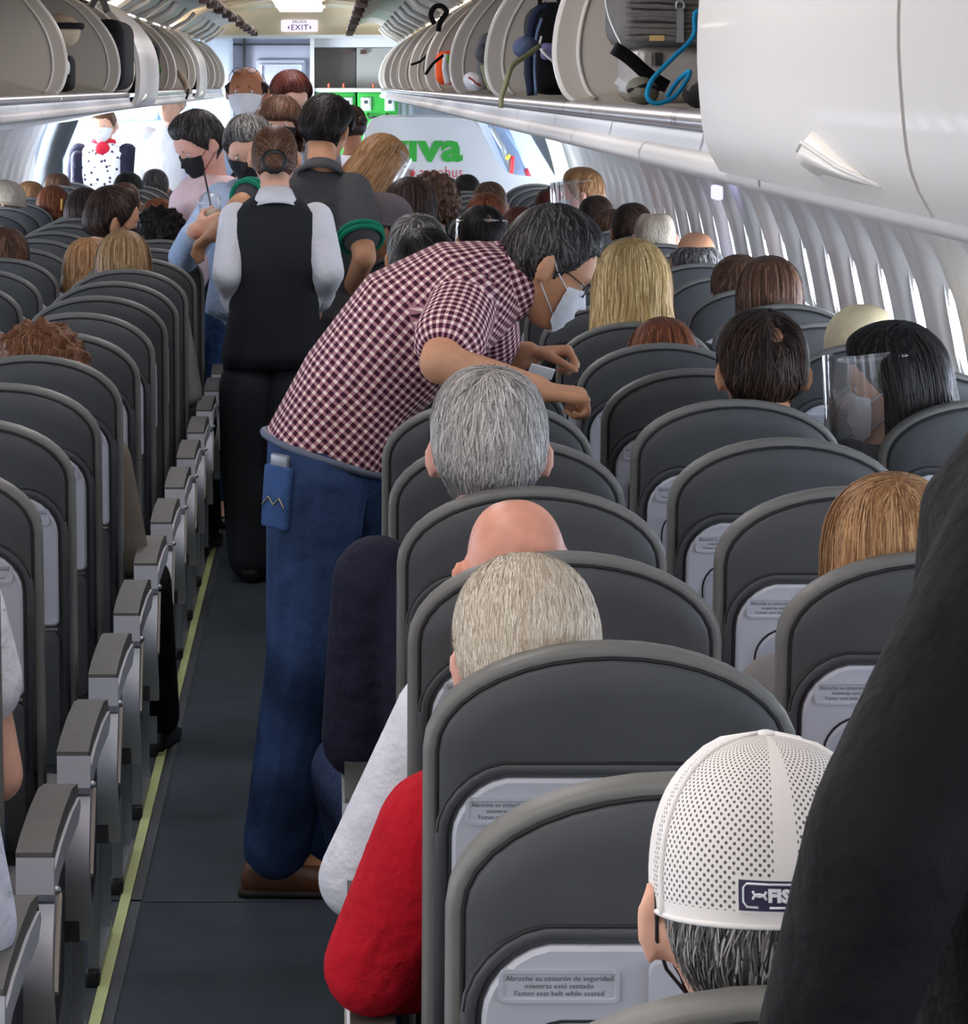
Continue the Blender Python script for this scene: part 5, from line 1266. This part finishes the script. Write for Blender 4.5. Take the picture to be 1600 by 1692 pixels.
MB().tube([VHEAD['straight'] @ V((.06, -.105, .05)), VHEAD['straight'] @ V((.06, -.115, -.02))], .008, 6).obj('hair_clip', mat('clip_gold', (232, 176, 90), .4), LA)
LC = sit('L', 20, 6, 302, 'right', 'pink', 'short0', 'white', 'navy', 'person in beige cap turned right at the left picture edge')
sit('L', 13, 8, 375, 'straight', 'tan', 'short2', 'brown', 'navy', 'brown head cut by the left picture edge')
sit('L', 24, 212, 284, 'straight', 'brown', 'short3', 'black', 'navy', 'black-haired head below the bright doorway')
sit('L', 25, 256, 279, 'straight', 'tan', 'short1', 'dkpepper', 'navy', 'dark head in front of the blue crew seat')
sit('L', 21, 206, 301, 'straight', 'tan', 'short0', 'brown', 'navy', 'low brown head below the doorway attendant')
sit('L', 18, 140, 310, 'straight', 'tan', 'bob', 'dkbrown', 'navy', 'dark-brown bobbed head left of the earring wearer')
t = assemble('sit_short', 'passenger with bare elbow on the left armrest', SK['fair'], m_wht, m_dkblue, m_shoek, 'short1', HC['brown'], VHEAD['short'], loc=(-.745, DL(3), 0))
t = assemble('sit_straight', 'passenger in pale shirt at the lower left corner', SK['fair'], m_lblue if False else cloth('pale_shirt', (206, 212, 226), var=.04), m_dkblue, m_shoek, 'short1', HC['brown'], VHEAD['straight'], loc=(-.695, DL(2)-.05, -.03), s=1.0)

# ---- hats
def cap_shell(zmin=.0, t0=.012, t1=.016, nu=64, nv=20):
    D, fs = dirgrid(nu, nv, zmin, 1.0); Pn = headf(D, 0); N = D/np.array([.077, .099, .118]); N /= np.linalg.norm(N, axis=1)[:, None]
    return Pn+N*(t0+(t1)*np.clip(D[:, 2], 0, 1))[:, None]+np.array([0, 0, .0]), fs, D
Q, fs, D = cap_shell(.02, .012, .010)
mc = mesh_from('cap_crown', Q, fs); uvl = mc.uv_layers.new(name='UVMap')
for p in mc.polygons:
    azs = [math.atan2(D[mc.loops[li].vertex_index][0], -D[mc.loops[li].vertex_index][1]) for li in p.loop_indices]
    for li, az in zip(p.loop_indices, azs):
        vi = mc.loops[li].vertex_index
        if az-azs[0] > math.pi: az -= 2*math.pi
        if az-azs[0] < -math.pi: az += 2*math.pi
        uvl.data[li].uv = (az*.085, math.acos(D[vi][2])*.11)
def mesh_cap_mat():
    m = bpy.data.materials.new('mesh_cap'); m.use_nodes = True; nt = m.node_tree; b = nt.nodes['Principled BSDF']; uv = nt.nodes.new('ShaderNodeUVMap'); sp = nt.nodes.new('ShaderNodeSeparateXYZ'); nt.links.new(uv.outputs[0], sp.inputs[0])
    def mth(op, a, b_=None):
        n = nt.nodes.new('ShaderNodeMath'); n.operation = op
        for i, x in enumerate((a, b_)):
            if x is None: continue
            if isinstance(x, (int, float)): n.inputs[i].default_value = x
            else: nt.links.new(x, n.inputs[i])
        return n.outputs[0]
    k = 1/.0042
    u = mth('MULTIPLY', mth('ADD', sp.outputs[0], sp.outputs[1]), k*.72); v = mth('MULTIPLY', mth('SUBTRACT', sp.outputs[0], sp.outputs[1]), k*.72)
    fu = mth('SUBTRACT', mth('FRACT', u), .5); fv = mth('SUBTRACT', mth('FRACT', v), .5)
    dd = mth('SQRT', mth('ADD', mth('MULTIPLY', fu, fu), mth('MULTIPLY', fv, fv)))
    hole = mth('LESS_THAN', dd, .27)
    au = mth('ABSOLUTE', sp.outputs[0]); side = mth('MULTIPLY', mth('GREATER_THAN', au, .0085), mth('LESS_THAN', au, .118))
    low = mth('LESS_THAN', sp.outputs[1], .160)
    mk = mth('MULTIPLY', mth('MULTIPLY', hole, side), low)
    mx = nt.nodes.new('ShaderNodeMix'); mx.data_type = 'RGBA'; nt.links.new(mk, mx.inputs[0]); mx.inputs[6].default_value = rgb(228, 224, 220); mx.inputs[7].default_value = rgb(96, 92, 92)
    nt.links.new(mx.outputs[2], b.inputs['Base Color']); b.inputs['Roughness'].default_value = .8; b.inputs['Specular IOR Level'].default_value = .2
    return m
mcp = mesh_cap_mat(); hM = VHEAD['straight']
ct = thing('baseball_cap', 'white mesh baseball cap with a dark FISH patch', 'cap', R1.location, 0, R1.scale.x)
ct_c = link('cap_crown', mc, mcp, ct, mw=hM)
def caps(az, zd, off=0.0):
    q = math.sqrt(max(0, 1-zd*zd)); Dv = np.array([[q*math.sin(az), -q*math.cos(az), zd]]); N = Dv[0]/np.array([.077, .099, .118]); N /= np.linalg.norm(N)
    return V(headf(Dv, 0)[0]+N*(.012+.010*max(zd, 0)+off))
m_capw = mat('cap_white', (232, 229, 226), .8)
for az in (-1.15, 1.15, 2.3, -2.3):
    MB().tube([caps(az, z, .0005) for z in [.03+.97*i/14*.999 for i in range(15)]], .0026, 6).obj('seam_tape', m_capw, ct_c)
MB().tube([caps(2*math.pi*k/48, .03) for k in range(48)], .0022, 8, True).obj('sweatband_edge', m_capw, ct_c)
MB().ell(caps(0, .9999), (.008, .008, .004)).obj('top_button', m_capw, ct_c)
bv, bf = [], []
for i in range(13):
    az = math.pi+(-.85+1.7*i/12); e = caps(az, .06)
    for j in range(5): u = j/4; bv.append(V((e.x*(1+.0*u), e.y+u*.070*math.cos((i-6)/6*1.1), e.z-.012*u*u+.004*(1-((i-6)/6)**2))))
for i in range(12):
    for j in range(4): a = i*5+j; bf.append((a, a+1, a+6, a+5))
MB().add(bv, bf).obj('brim', m_capw, ct, mw=hM)
azc, zc = -.01, .205
def onpatch(x, y, off): return caps(azc+x/.095, zc+y/.118, off)
def patch_grid(x0, x1, y0, y1, off, nx=12, ny=4):
    vs = [onpatch(x0+(x1-x0)*i/nx, y0+(y1-y0)*j/ny, off) for i in range(nx+1) for j in range(ny+1)]
    return MB().add(vs, [(i*(ny+1)+j, i*(ny+1)+j+1, (i+1)*(ny+1)+j+1, (i+1)*(ny+1)+j) for i in range(nx) for j in range(ny)])
m_patch = mat('patch_navy', (38, 30, 66), .6); 
pch = patch_grid(-.036, .075, -.0115, .0115, .0012).obj('patch_border', m_capw, ct_c)
patch_grid(-.034, .073, -.0098, .0098, .0020).obj('patch', m_patch, pch)
MB().tube([onpatch(x, y, .0024) for x, y in ((.008, .0075), (-.012, .0075), (-.028, .0075), (-.0305, .005), (-.0305, -.004), (-.028, -.0072), (-.020, -.0074))], .0009, 5).obj('patch_outline', m_white, pch)
MB().tube([onpatch(x, -.0074, .0024) for x in (-.012, .01, .03, .05, .068)], .0009, 5).obj('patch_outline', m_white, pch)
MB().tube([onpatch(-.019+.0048*math.cos(q), -.0042+.0042*math.sin(q)+.0012, .0024) for q in [math.pi*(.05+.9*k/8) for k in range(9)]], .0010, 5).tube([onpatch(-.019+.0048*math.cos(q), .0028+.0042*math.sin(q)+.0010, .0024) for q in [math.pi*(1.05+.9*k/8) for k in range(9)]], .0010, 5).obj('patch_emblem', m_white, pch)
fm = MESH['fish']
for v_ in fm.vertices: v_.co = onpatch(v_.co.x*.86-.0130, v_.co.y*.74, .0026)
link('patch_text', fm, m_white, pch)
def simple_hat(owner, var, m, label, brim=None, zmin=.30, t0=.03, name='hat'):
    Qh, fh, _ = cap_shell(zmin, t0, .02); h = thing(name, label, 'hat', owner.location, 0, owner.scale.x)
    c_ = MB().add([V(q) for q in Qh], fh).obj('crown', m, h, mw=VHEAD[var])
    zz = .118*zmin
    MB().tube([V((.108*math.sin(q), .128*math.cos(q), zz+.002)) for q in [2*math.pi*k/40 for k in range(40)]], .006, 6, True).obj('hat_band', brim or m, c_)
    return h
h1 = simple_hat(HT, 'straight', mat('hat_cream', (222, 206, 168), .8, var=.06, vscale=40), 'cream sun hat with dark lettering by the right windows', zmin=.1, t0=.026)
MB().tube([VHEAD['straight'] @ V((.09*math.sin(a), -.112*math.cos(a), .055)) for a in (-.6, -.3, 0, .3)], .003, 5).obj('hat_print', m_gap, h1)
simple_hat(CM, 'right', cloth('cap_grey', (104, 96, 100)), 'grey flat cap on the man seated beside the aisle', zmin=.25, t0=.022)
simple_hat(LC, 'right', cloth('cap_beige', (190, 176, 158)), 'beige cap at the left picture edge', zmin=.15, t0=.020)
# ================================================================ THINGS IN THE BINS
m_bagk = cloth('bag_black', (24, 24, 28), bump=.3); m_bagn = cloth('bag_navy', (36, 44, 66)); m_bagg = cloth('bag_grey', (104, 102, 100)); m_silver = mat('case_silver', (150, 146, 142), .45, .3)
m_strapb = cloth('strap_blue', (28, 140, 190), bump=.2); m_olive2 = cloth('strap_olive', (140, 144, 112), bump=.2)
def ribbon(pts, w, t=.002, nrm=V((0, -1, 0))):
    """flat strap through pts, wide in the direction across the run"""
    pts = [V(p) for p in pts]; vs = []; fs = []; n = len(pts)
    for i, p in enumerate(pts):
        tg = (pts[min(i+1, n-1)]-pts[max(i-1, 0)]).normalized(); sd = tg.cross(nrm).normalized(); nn = sd.cross(tg)
        vs += [p+sd*w/2+nn*t, p-sd*w/2+nn*t, p-sd*w/2-nn*t, p+sd*w/2-nn*t]
    for i in range(n-1):
        for k in range(4): fs.append((i*4+k, i*4+(k+1) % 4, i*4+4+(k+1) % 4, i*4+4+k))
    fs += [(3, 2, 1, 0), (n*4-4, n*4-3, n*4-2, n*4-1)]
    return MB().add(vs, fs)
def smooth_pts(pts, n=5):
    out = []; q = [V(p) for p in pts]; q = [q[0]*2-q[1]]+q+[q[-1]*2-q[-2]]
    for i in range(1, len(q)-2):
        for k in range(n):
            t = k/n; a, b, c, d_ = q[i-1], q[i], q[i+1], q[i+2]
            out.append(.5*((2*b)+(c-a)*t+(2*a-5*b+4*c-d_)*t*t+(3*b-a-3*c+d_)*t**3))
    return out+[q[-2]]
# grey soft case with folds
t = thing('soft_case', 'grey soft case with folded fabric and zip in the open right bin', 'bag', (0, 0, 0))
x0, x1 = P(1031, 0, 4.86).x, .86
MB().rbox(((x0+x1)/2, 5.04, 1.92), (x1-x0, .34, .21), .03, seg=4).obj('fabric_body', m_bagg, t)
MB().rbox(((x0+x1)/2+.01, 5.04, 1.775), (x1-x0-.02, .33, .085), .02).obj('hard_base', m_silver, t)
fold = MB()
for i in range(9):
    z = P(0, 3+7.6*i, 4.86).z; fold = MB().tube(smooth_pts([(x0+.004, 4.868, z+.002*math.sin(i*2)), (x0+.05, 4.864, z+.003*math.cos(i*1.7)), (x0+.11, 4.866, z-.002), (x0+.2, 4.866, z+.004)]), .0042, 6); fold.obj('fold', m_bagg, t)
zx = P(1124, 0, 4.86).x
MB().box((zx, 4.858, P(0, 42, 4.86).z), (.010, .008, .05)).obj('zip_pull', m_steel, t, smooth=False)
MB().tube([(zx+.006*math.cos(q), 4.855, P(0, 9, 4.86).z+.007*math.sin(q)) for q in [2*math.pi*k/14 for k in range(14)]], .0022, 6, True).obj('zip_ring', m_steel, t)
MB().box((P(1086, 0, 4.86).x, 4.862, P(0, 63, 4.86).z), (.022, .004, .008)).obj('gold_label', mat('gold', (196, 164, 104), .4), t, smooth=False)
for px in (1072, 1090): MB().box((P(px, 0, 4.86).x, 4.872, P(0, 98, 4.86).z), (.010, .012, .02)).obj('buckle', m_silver if px < 1080 else m_blk, t, smooth=False)
o = ribbon(smooth_pts([P(1016, 80, 4.70), P(1040, 96, 4.72), P(1072, 124, 4.76), P(1100, 142, 4.8)]), .019, .004).obj('webbing_handle', m_bagk); tag(o, 'thick black webbing handle beside the blue strap', 'handle strap')
o = ribbon(smooth_pts([P(1168, 17, 4.62), P(1149, 22, 4.62), P(1146, 60, 4.62), P(1110, 98, 4.60), P(1078, 132, 4.58), P(1070, 160, 4.57), P(1085, 171, 4.57), P(1112, 162, 4.58), P(1132, 138, 4.6), P(1140, 118, 4.62), P(1122, 132, 4.63), P(1102, 160, 4.6)]), .0065, .0012).obj('blue_strap', m_strapb); tag(o, 'bright blue strap looping down in the right bin', 'strap')
t = thing('pouch', 'small grey-green pouch beneath the black webbing handle', 'pouch', (0, 0, 0)); c = P(1062, 150, 4.72)
MB().ell(c, (.024, .04, .020), Matrix.Rotation(.3, 3, 'Y')).obj('pouch_body', cloth('pouch_grey', (104, 104, 92)), t); MB().tube([c+V((-.022, -.02, .0)), c+V((0, -.041, .008)), c+V((.022, -.02, .002))], .003, 6).obj('piping', m_bagk, t)
t = thing('round_bag', 'rounded black bag with pale piping beside the closed bin door', 'bag', (0, 0, 0)); c = P(1182, 152, 4.5)
MB().ell(c+V((.02, .05, -.004)), (.060, .10, .026)).obj('bag_body', m_bagk, t); MB().tube([c+V((.055*math.sin(a)+.015, -.03, .022*math.cos(a))) for a in [-1.5+.3*k for k in range(10)]], .003, 6).obj('piping', m_bagg, t)
o = ribbon(smooth_pts([P(1168, 170, 4.4), P(1180, 165, 4.4), P(1190, 174, 4.4), P(1198, 168, 4.4)]), .006, .002).obj('lanyard', cloth('cord_blue', (54, 116, 140))); tag(o, 'short teal-blue cord on the right bin floor', 'cord')
o = MB().tube(smooth_pts([P(998, -20, 4.9), P(1004, 20, 4.9), P(1014, 48, 4.88), P(1026, 72, 4.86)]), .0013, 6).obj('white_cable', m_white); tag(o, 'thin white cable hanging in the right bin', 'cable')
o = MB().box(P(1026, 138, 4.66), (.016, .001, .010), Matrix.Rotation(.6, 3, 'Y')).obj('paper_tag', m_white, smooth=False); tag(o, 'torn white paper tag left of the grey-green pouch', 'paper tag')
# bin 2
t = thing('backpack', 'black and navy backpack standing in the second open right bin', 'backpack', (0, 0, 0)); a, b = P(878, 0, 7.25), P(990, 0, 7.25)
MB().rbox(((a.x+b.x)/2, 7.42, 1.84), (b.x-a.x, .30, .205), .045, seg=4).obj('pack_body', m_bagk, t)
MB().tube(smooth_pts([P(878, 158, 7.25), P(874, 120, 7.25), P(876, 60, 7.25), P(886, 20, 7.25), P(905, 8, 7.25)]), .009, 8).obj('side_piping', m_bagn, t)
MB().tube(smooth_pts([P(886, 158, 7.24), P(884, 110, 7.24), P(887, 60, 7.24), P(896, 30, 7.24)]), .0035, 6).obj('zip_line', cloth('zip_blue', (104, 128, 160)), t)
MB().tube(smooth_pts([P(892, 8, 7.2), P(895, -8, 7.2), P(915, -14, 7.2), P(926, 6, 7.2)]), .005, 6).obj('grab_loop', m_bagk, t)
t = thing('waist_bag', 'blue-grey bag with lilac clip hanging over the backpack', 'bag', (0, 0, 0))
MB().ell(P(868, 78, 7.15), (.028, .05, .024), Matrix.Rotation(-.3, 3, 'Y')).obj('bag_body', cloth('blue_grey', (76, 88, 116)), t)
MB().rbox(P(907, 85, 7.12), (.036, .02, .036), .012).obj('lilac_pocket', cloth('lilac', (116, 114, 160)), t); MB().rbox(P(899, 86, 7.10), (.010, .006, .014), .003).obj('clip', m_silver, t)
ribbon(smooth_pts([P(895, 60, 7.1), P(893, 80, 7.08), P(915, 103, 7.08)]), .005, .001).obj('pale_strap', m_white, t)
o = ribbon(smooth_pts([P(893, 75, 7.05), P(870, 92, 7.0), P(846, 110, 6.95), P(836, 140, 6.9), P(829, 160, 6.88), P(828, 178, 6.87)]), .011, .0012).obj('olive_strap', m_olive2); tag(o, 'olive webbing strap hanging over the second bin lip', 'strap')
# bin 3
t = thing('grey_bag', 'dark grey bag with hanging corner in the third open right bin', 'bag', (0, 0, 0)); c = P(803, 60, 9.7)
MB().rbox((c.x+.05, 9.82, 1.83), (.13, .25, .17), .03, seg=4).obj('bag_body', cloth('dk_grey', (86, 86, 92)), t); MB().ell(P(797, 88, 9.6), (.022, .05, .028)).obj('bag_corner', cloth('dk_grey', (86, 86, 92)), t)
t = thing('canvas_shoe', 'white canvas shoe with red script in the third right bin', 'shoe', (0, 0, 0)); c = P(784, 135, 9.5)
MB().ell(c, (.034, .10, .026), Matrix.Rotation(.45, 3, 'Y')).obj('upper', m_wht, t); MB().tube(smooth_pts([c+V((-.02, -.09, .012)), c+V((-.008, -.098, .004)), c+V((0, -.1, -.004)), c+V((.014, -.095, -.012))]), .003, 6).obj('script', mat('script_red', (150, 40, 50), .6), t)
o = ribbon(smooth_pts([P(798, 108, 9.4), P(803, 125, 9.35), P(812, 150, 9.3)]), .016, .0015).obj('scarf', m_olive2); tag(o, 'wide olive sash beside the white canvas shoe', 'strap')
# bin 4 and 5
t = thing('orange_bag', 'bright orange bag with white stripe in the fourth right bin', 'bag', (0, 0, 0)); c = P(738, 112, 12.2)
MB().rbox((c.x+.02, 12.3, c.z), (.11, .2, .125), .03, seg=4).obj('bag_body', cloth('orange', (236, 86, 34), bump=.6), t)
MB().tube(smooth_pts([P(738, 90, 12.18), P(736, 112, 12.17), P(740, 138, 12.18)]), .012, 6).obj('white_stripe', m_wht, t); MB().tube(smooth_pts([P(741, 92, 12.17), P(739, 104, 12.17)]), .007, 6).obj('green_tab', cloth('lime', (130, 210, 60)), t)
MB().tube(smooth_pts([P(704, 122, 12.0), P(716, 105, 12.05), P(732, 92, 12.1)]), .006, 6).obj('dark_strap', m_bagk, t)
t = thing('black_bag', 'black bag with loose straps in the fifth open right bin', 'bag', (0, 0, 0)); c = P(706, 112, 14.6)
MB().ell(c+V((.03, .1, 0)), (.045, .12, .07)).obj('bag_body', m_bagk, t)
MB().tube(smooth_pts([P(679, 107, 14.4), P(695, 101, 14.4), P(708, 88, 14.4)]), .006, 6).obj('strap', m_bagk, t); MB().tube(smooth_pts([P(704, 110, 14.4), P(706, 130, 14.4), P(712, 146, 14.3)]), .007, 6).obj('strap', m_bagk, t)
o = MB().tube(smooth_pts([P(718, 40, 12.3), P(712, 25, 12.3), P(718, 12, 12.3), P(730, 10, 12.3), P(738, 20, 12.3), P(728, 36, 12.3), P(724, 52, 12.3)]), .010, 6).obj('black_loop', m_bagk); tag(o, 'black strap loop high in the fourth right bin', 'strap')
# left bins
t = thing('white_hat', 'white sun hat with dark band in the left bin', 'hat', P(97, 52, 11.3)); MB().ell((0, 0, 0), (.075, .09, .062)).obj('crown', m_beige, t); MB().tube([(.078*math.cos(q), .092*math.sin(q), .018) for q in [2*math.pi*k/24 for k in range(24)]], .012, 6, True).obj('hat_band', m_bagk, t)
t = thing('striped_bag', 'black bag with white patches standing under the white hat', 'bag', (0, 0, 0)); c = P(103, 105, 11.4)
MB().rbox((c.x-.05, 11.5, 1.80), (.16, .25, .13), .03, seg=4).obj('bag_body', m_bagk, t); MB().ell(P(104, 100, 11.37), (.012, .01, .03), Matrix.Rotation(.4, 3, 'Y')).obj('white_patch', m_wht, t); MB().ell(P(112, 112, 11.37), (.008, .01, .024)).obj('white_patch', m_wht, t)
t = thing('duffel_bag', 'large black duffel bag filling the short left bin', 'bag', (0, 0, 0)); c = P(182, 90, 12.3)
MB().rbox((c.x-.04, 12.42, 1.87), (.21, .66, .26), .05, seg=4).obj('bag_body', m_bagk, t); MB().tube(smooth_pts([P(150, 12, 12.05), P(165, -6, 12.05), P(178, 20, 12.05)]), .012, 6).obj('handle', m_bagg, t)
t = thing('rucksack', 'dark rucksack with green tab beyond the closed left bin', 'rucksack', (0, 0, 0)); c = P(252, 110, 16.0)
MB().rbox((c.x-.05, 16.05, 1.85), (.16, .25, .22), .04, seg=4).obj('bag_body', m_bagk, t); MB().ell(P(260, 116, 15.85), (.02, .02, .025)).obj('green_tab', cloth('leaf', (60, 110, 40)), t); MB().ell(P(252, 74, 15.9), (.03, .03, .014)).obj('pale_trim', m_bagg, t)
o = MB().tube(smooth_pts([P(284, 120, 17.9), P(296, 122, 17.8), P(306, 138, 17.7), P(311, 152, 17.6)]), .018, 6).obj('beige_strap', m_beige); tag(o, 'beige strap hanging over the far left bin lip', 'strap')
for (a, b, c_) in (((249, 149), (256, 156), (262, 160)), ((311, 148), (310, 156), (308, 163))):
    o = MB().tube(smooth_pts([P(*a, 17.5), P(*b, 17.4), P(*c_, 17.35)]), .006, 6).obj('dark_cord', m_bagk); tag(o, 'thin dark cord dangling over the left bin lip %s' % ('under the rucksack' if a[0] < 300 else 'beside the beige strap'), 'cord')
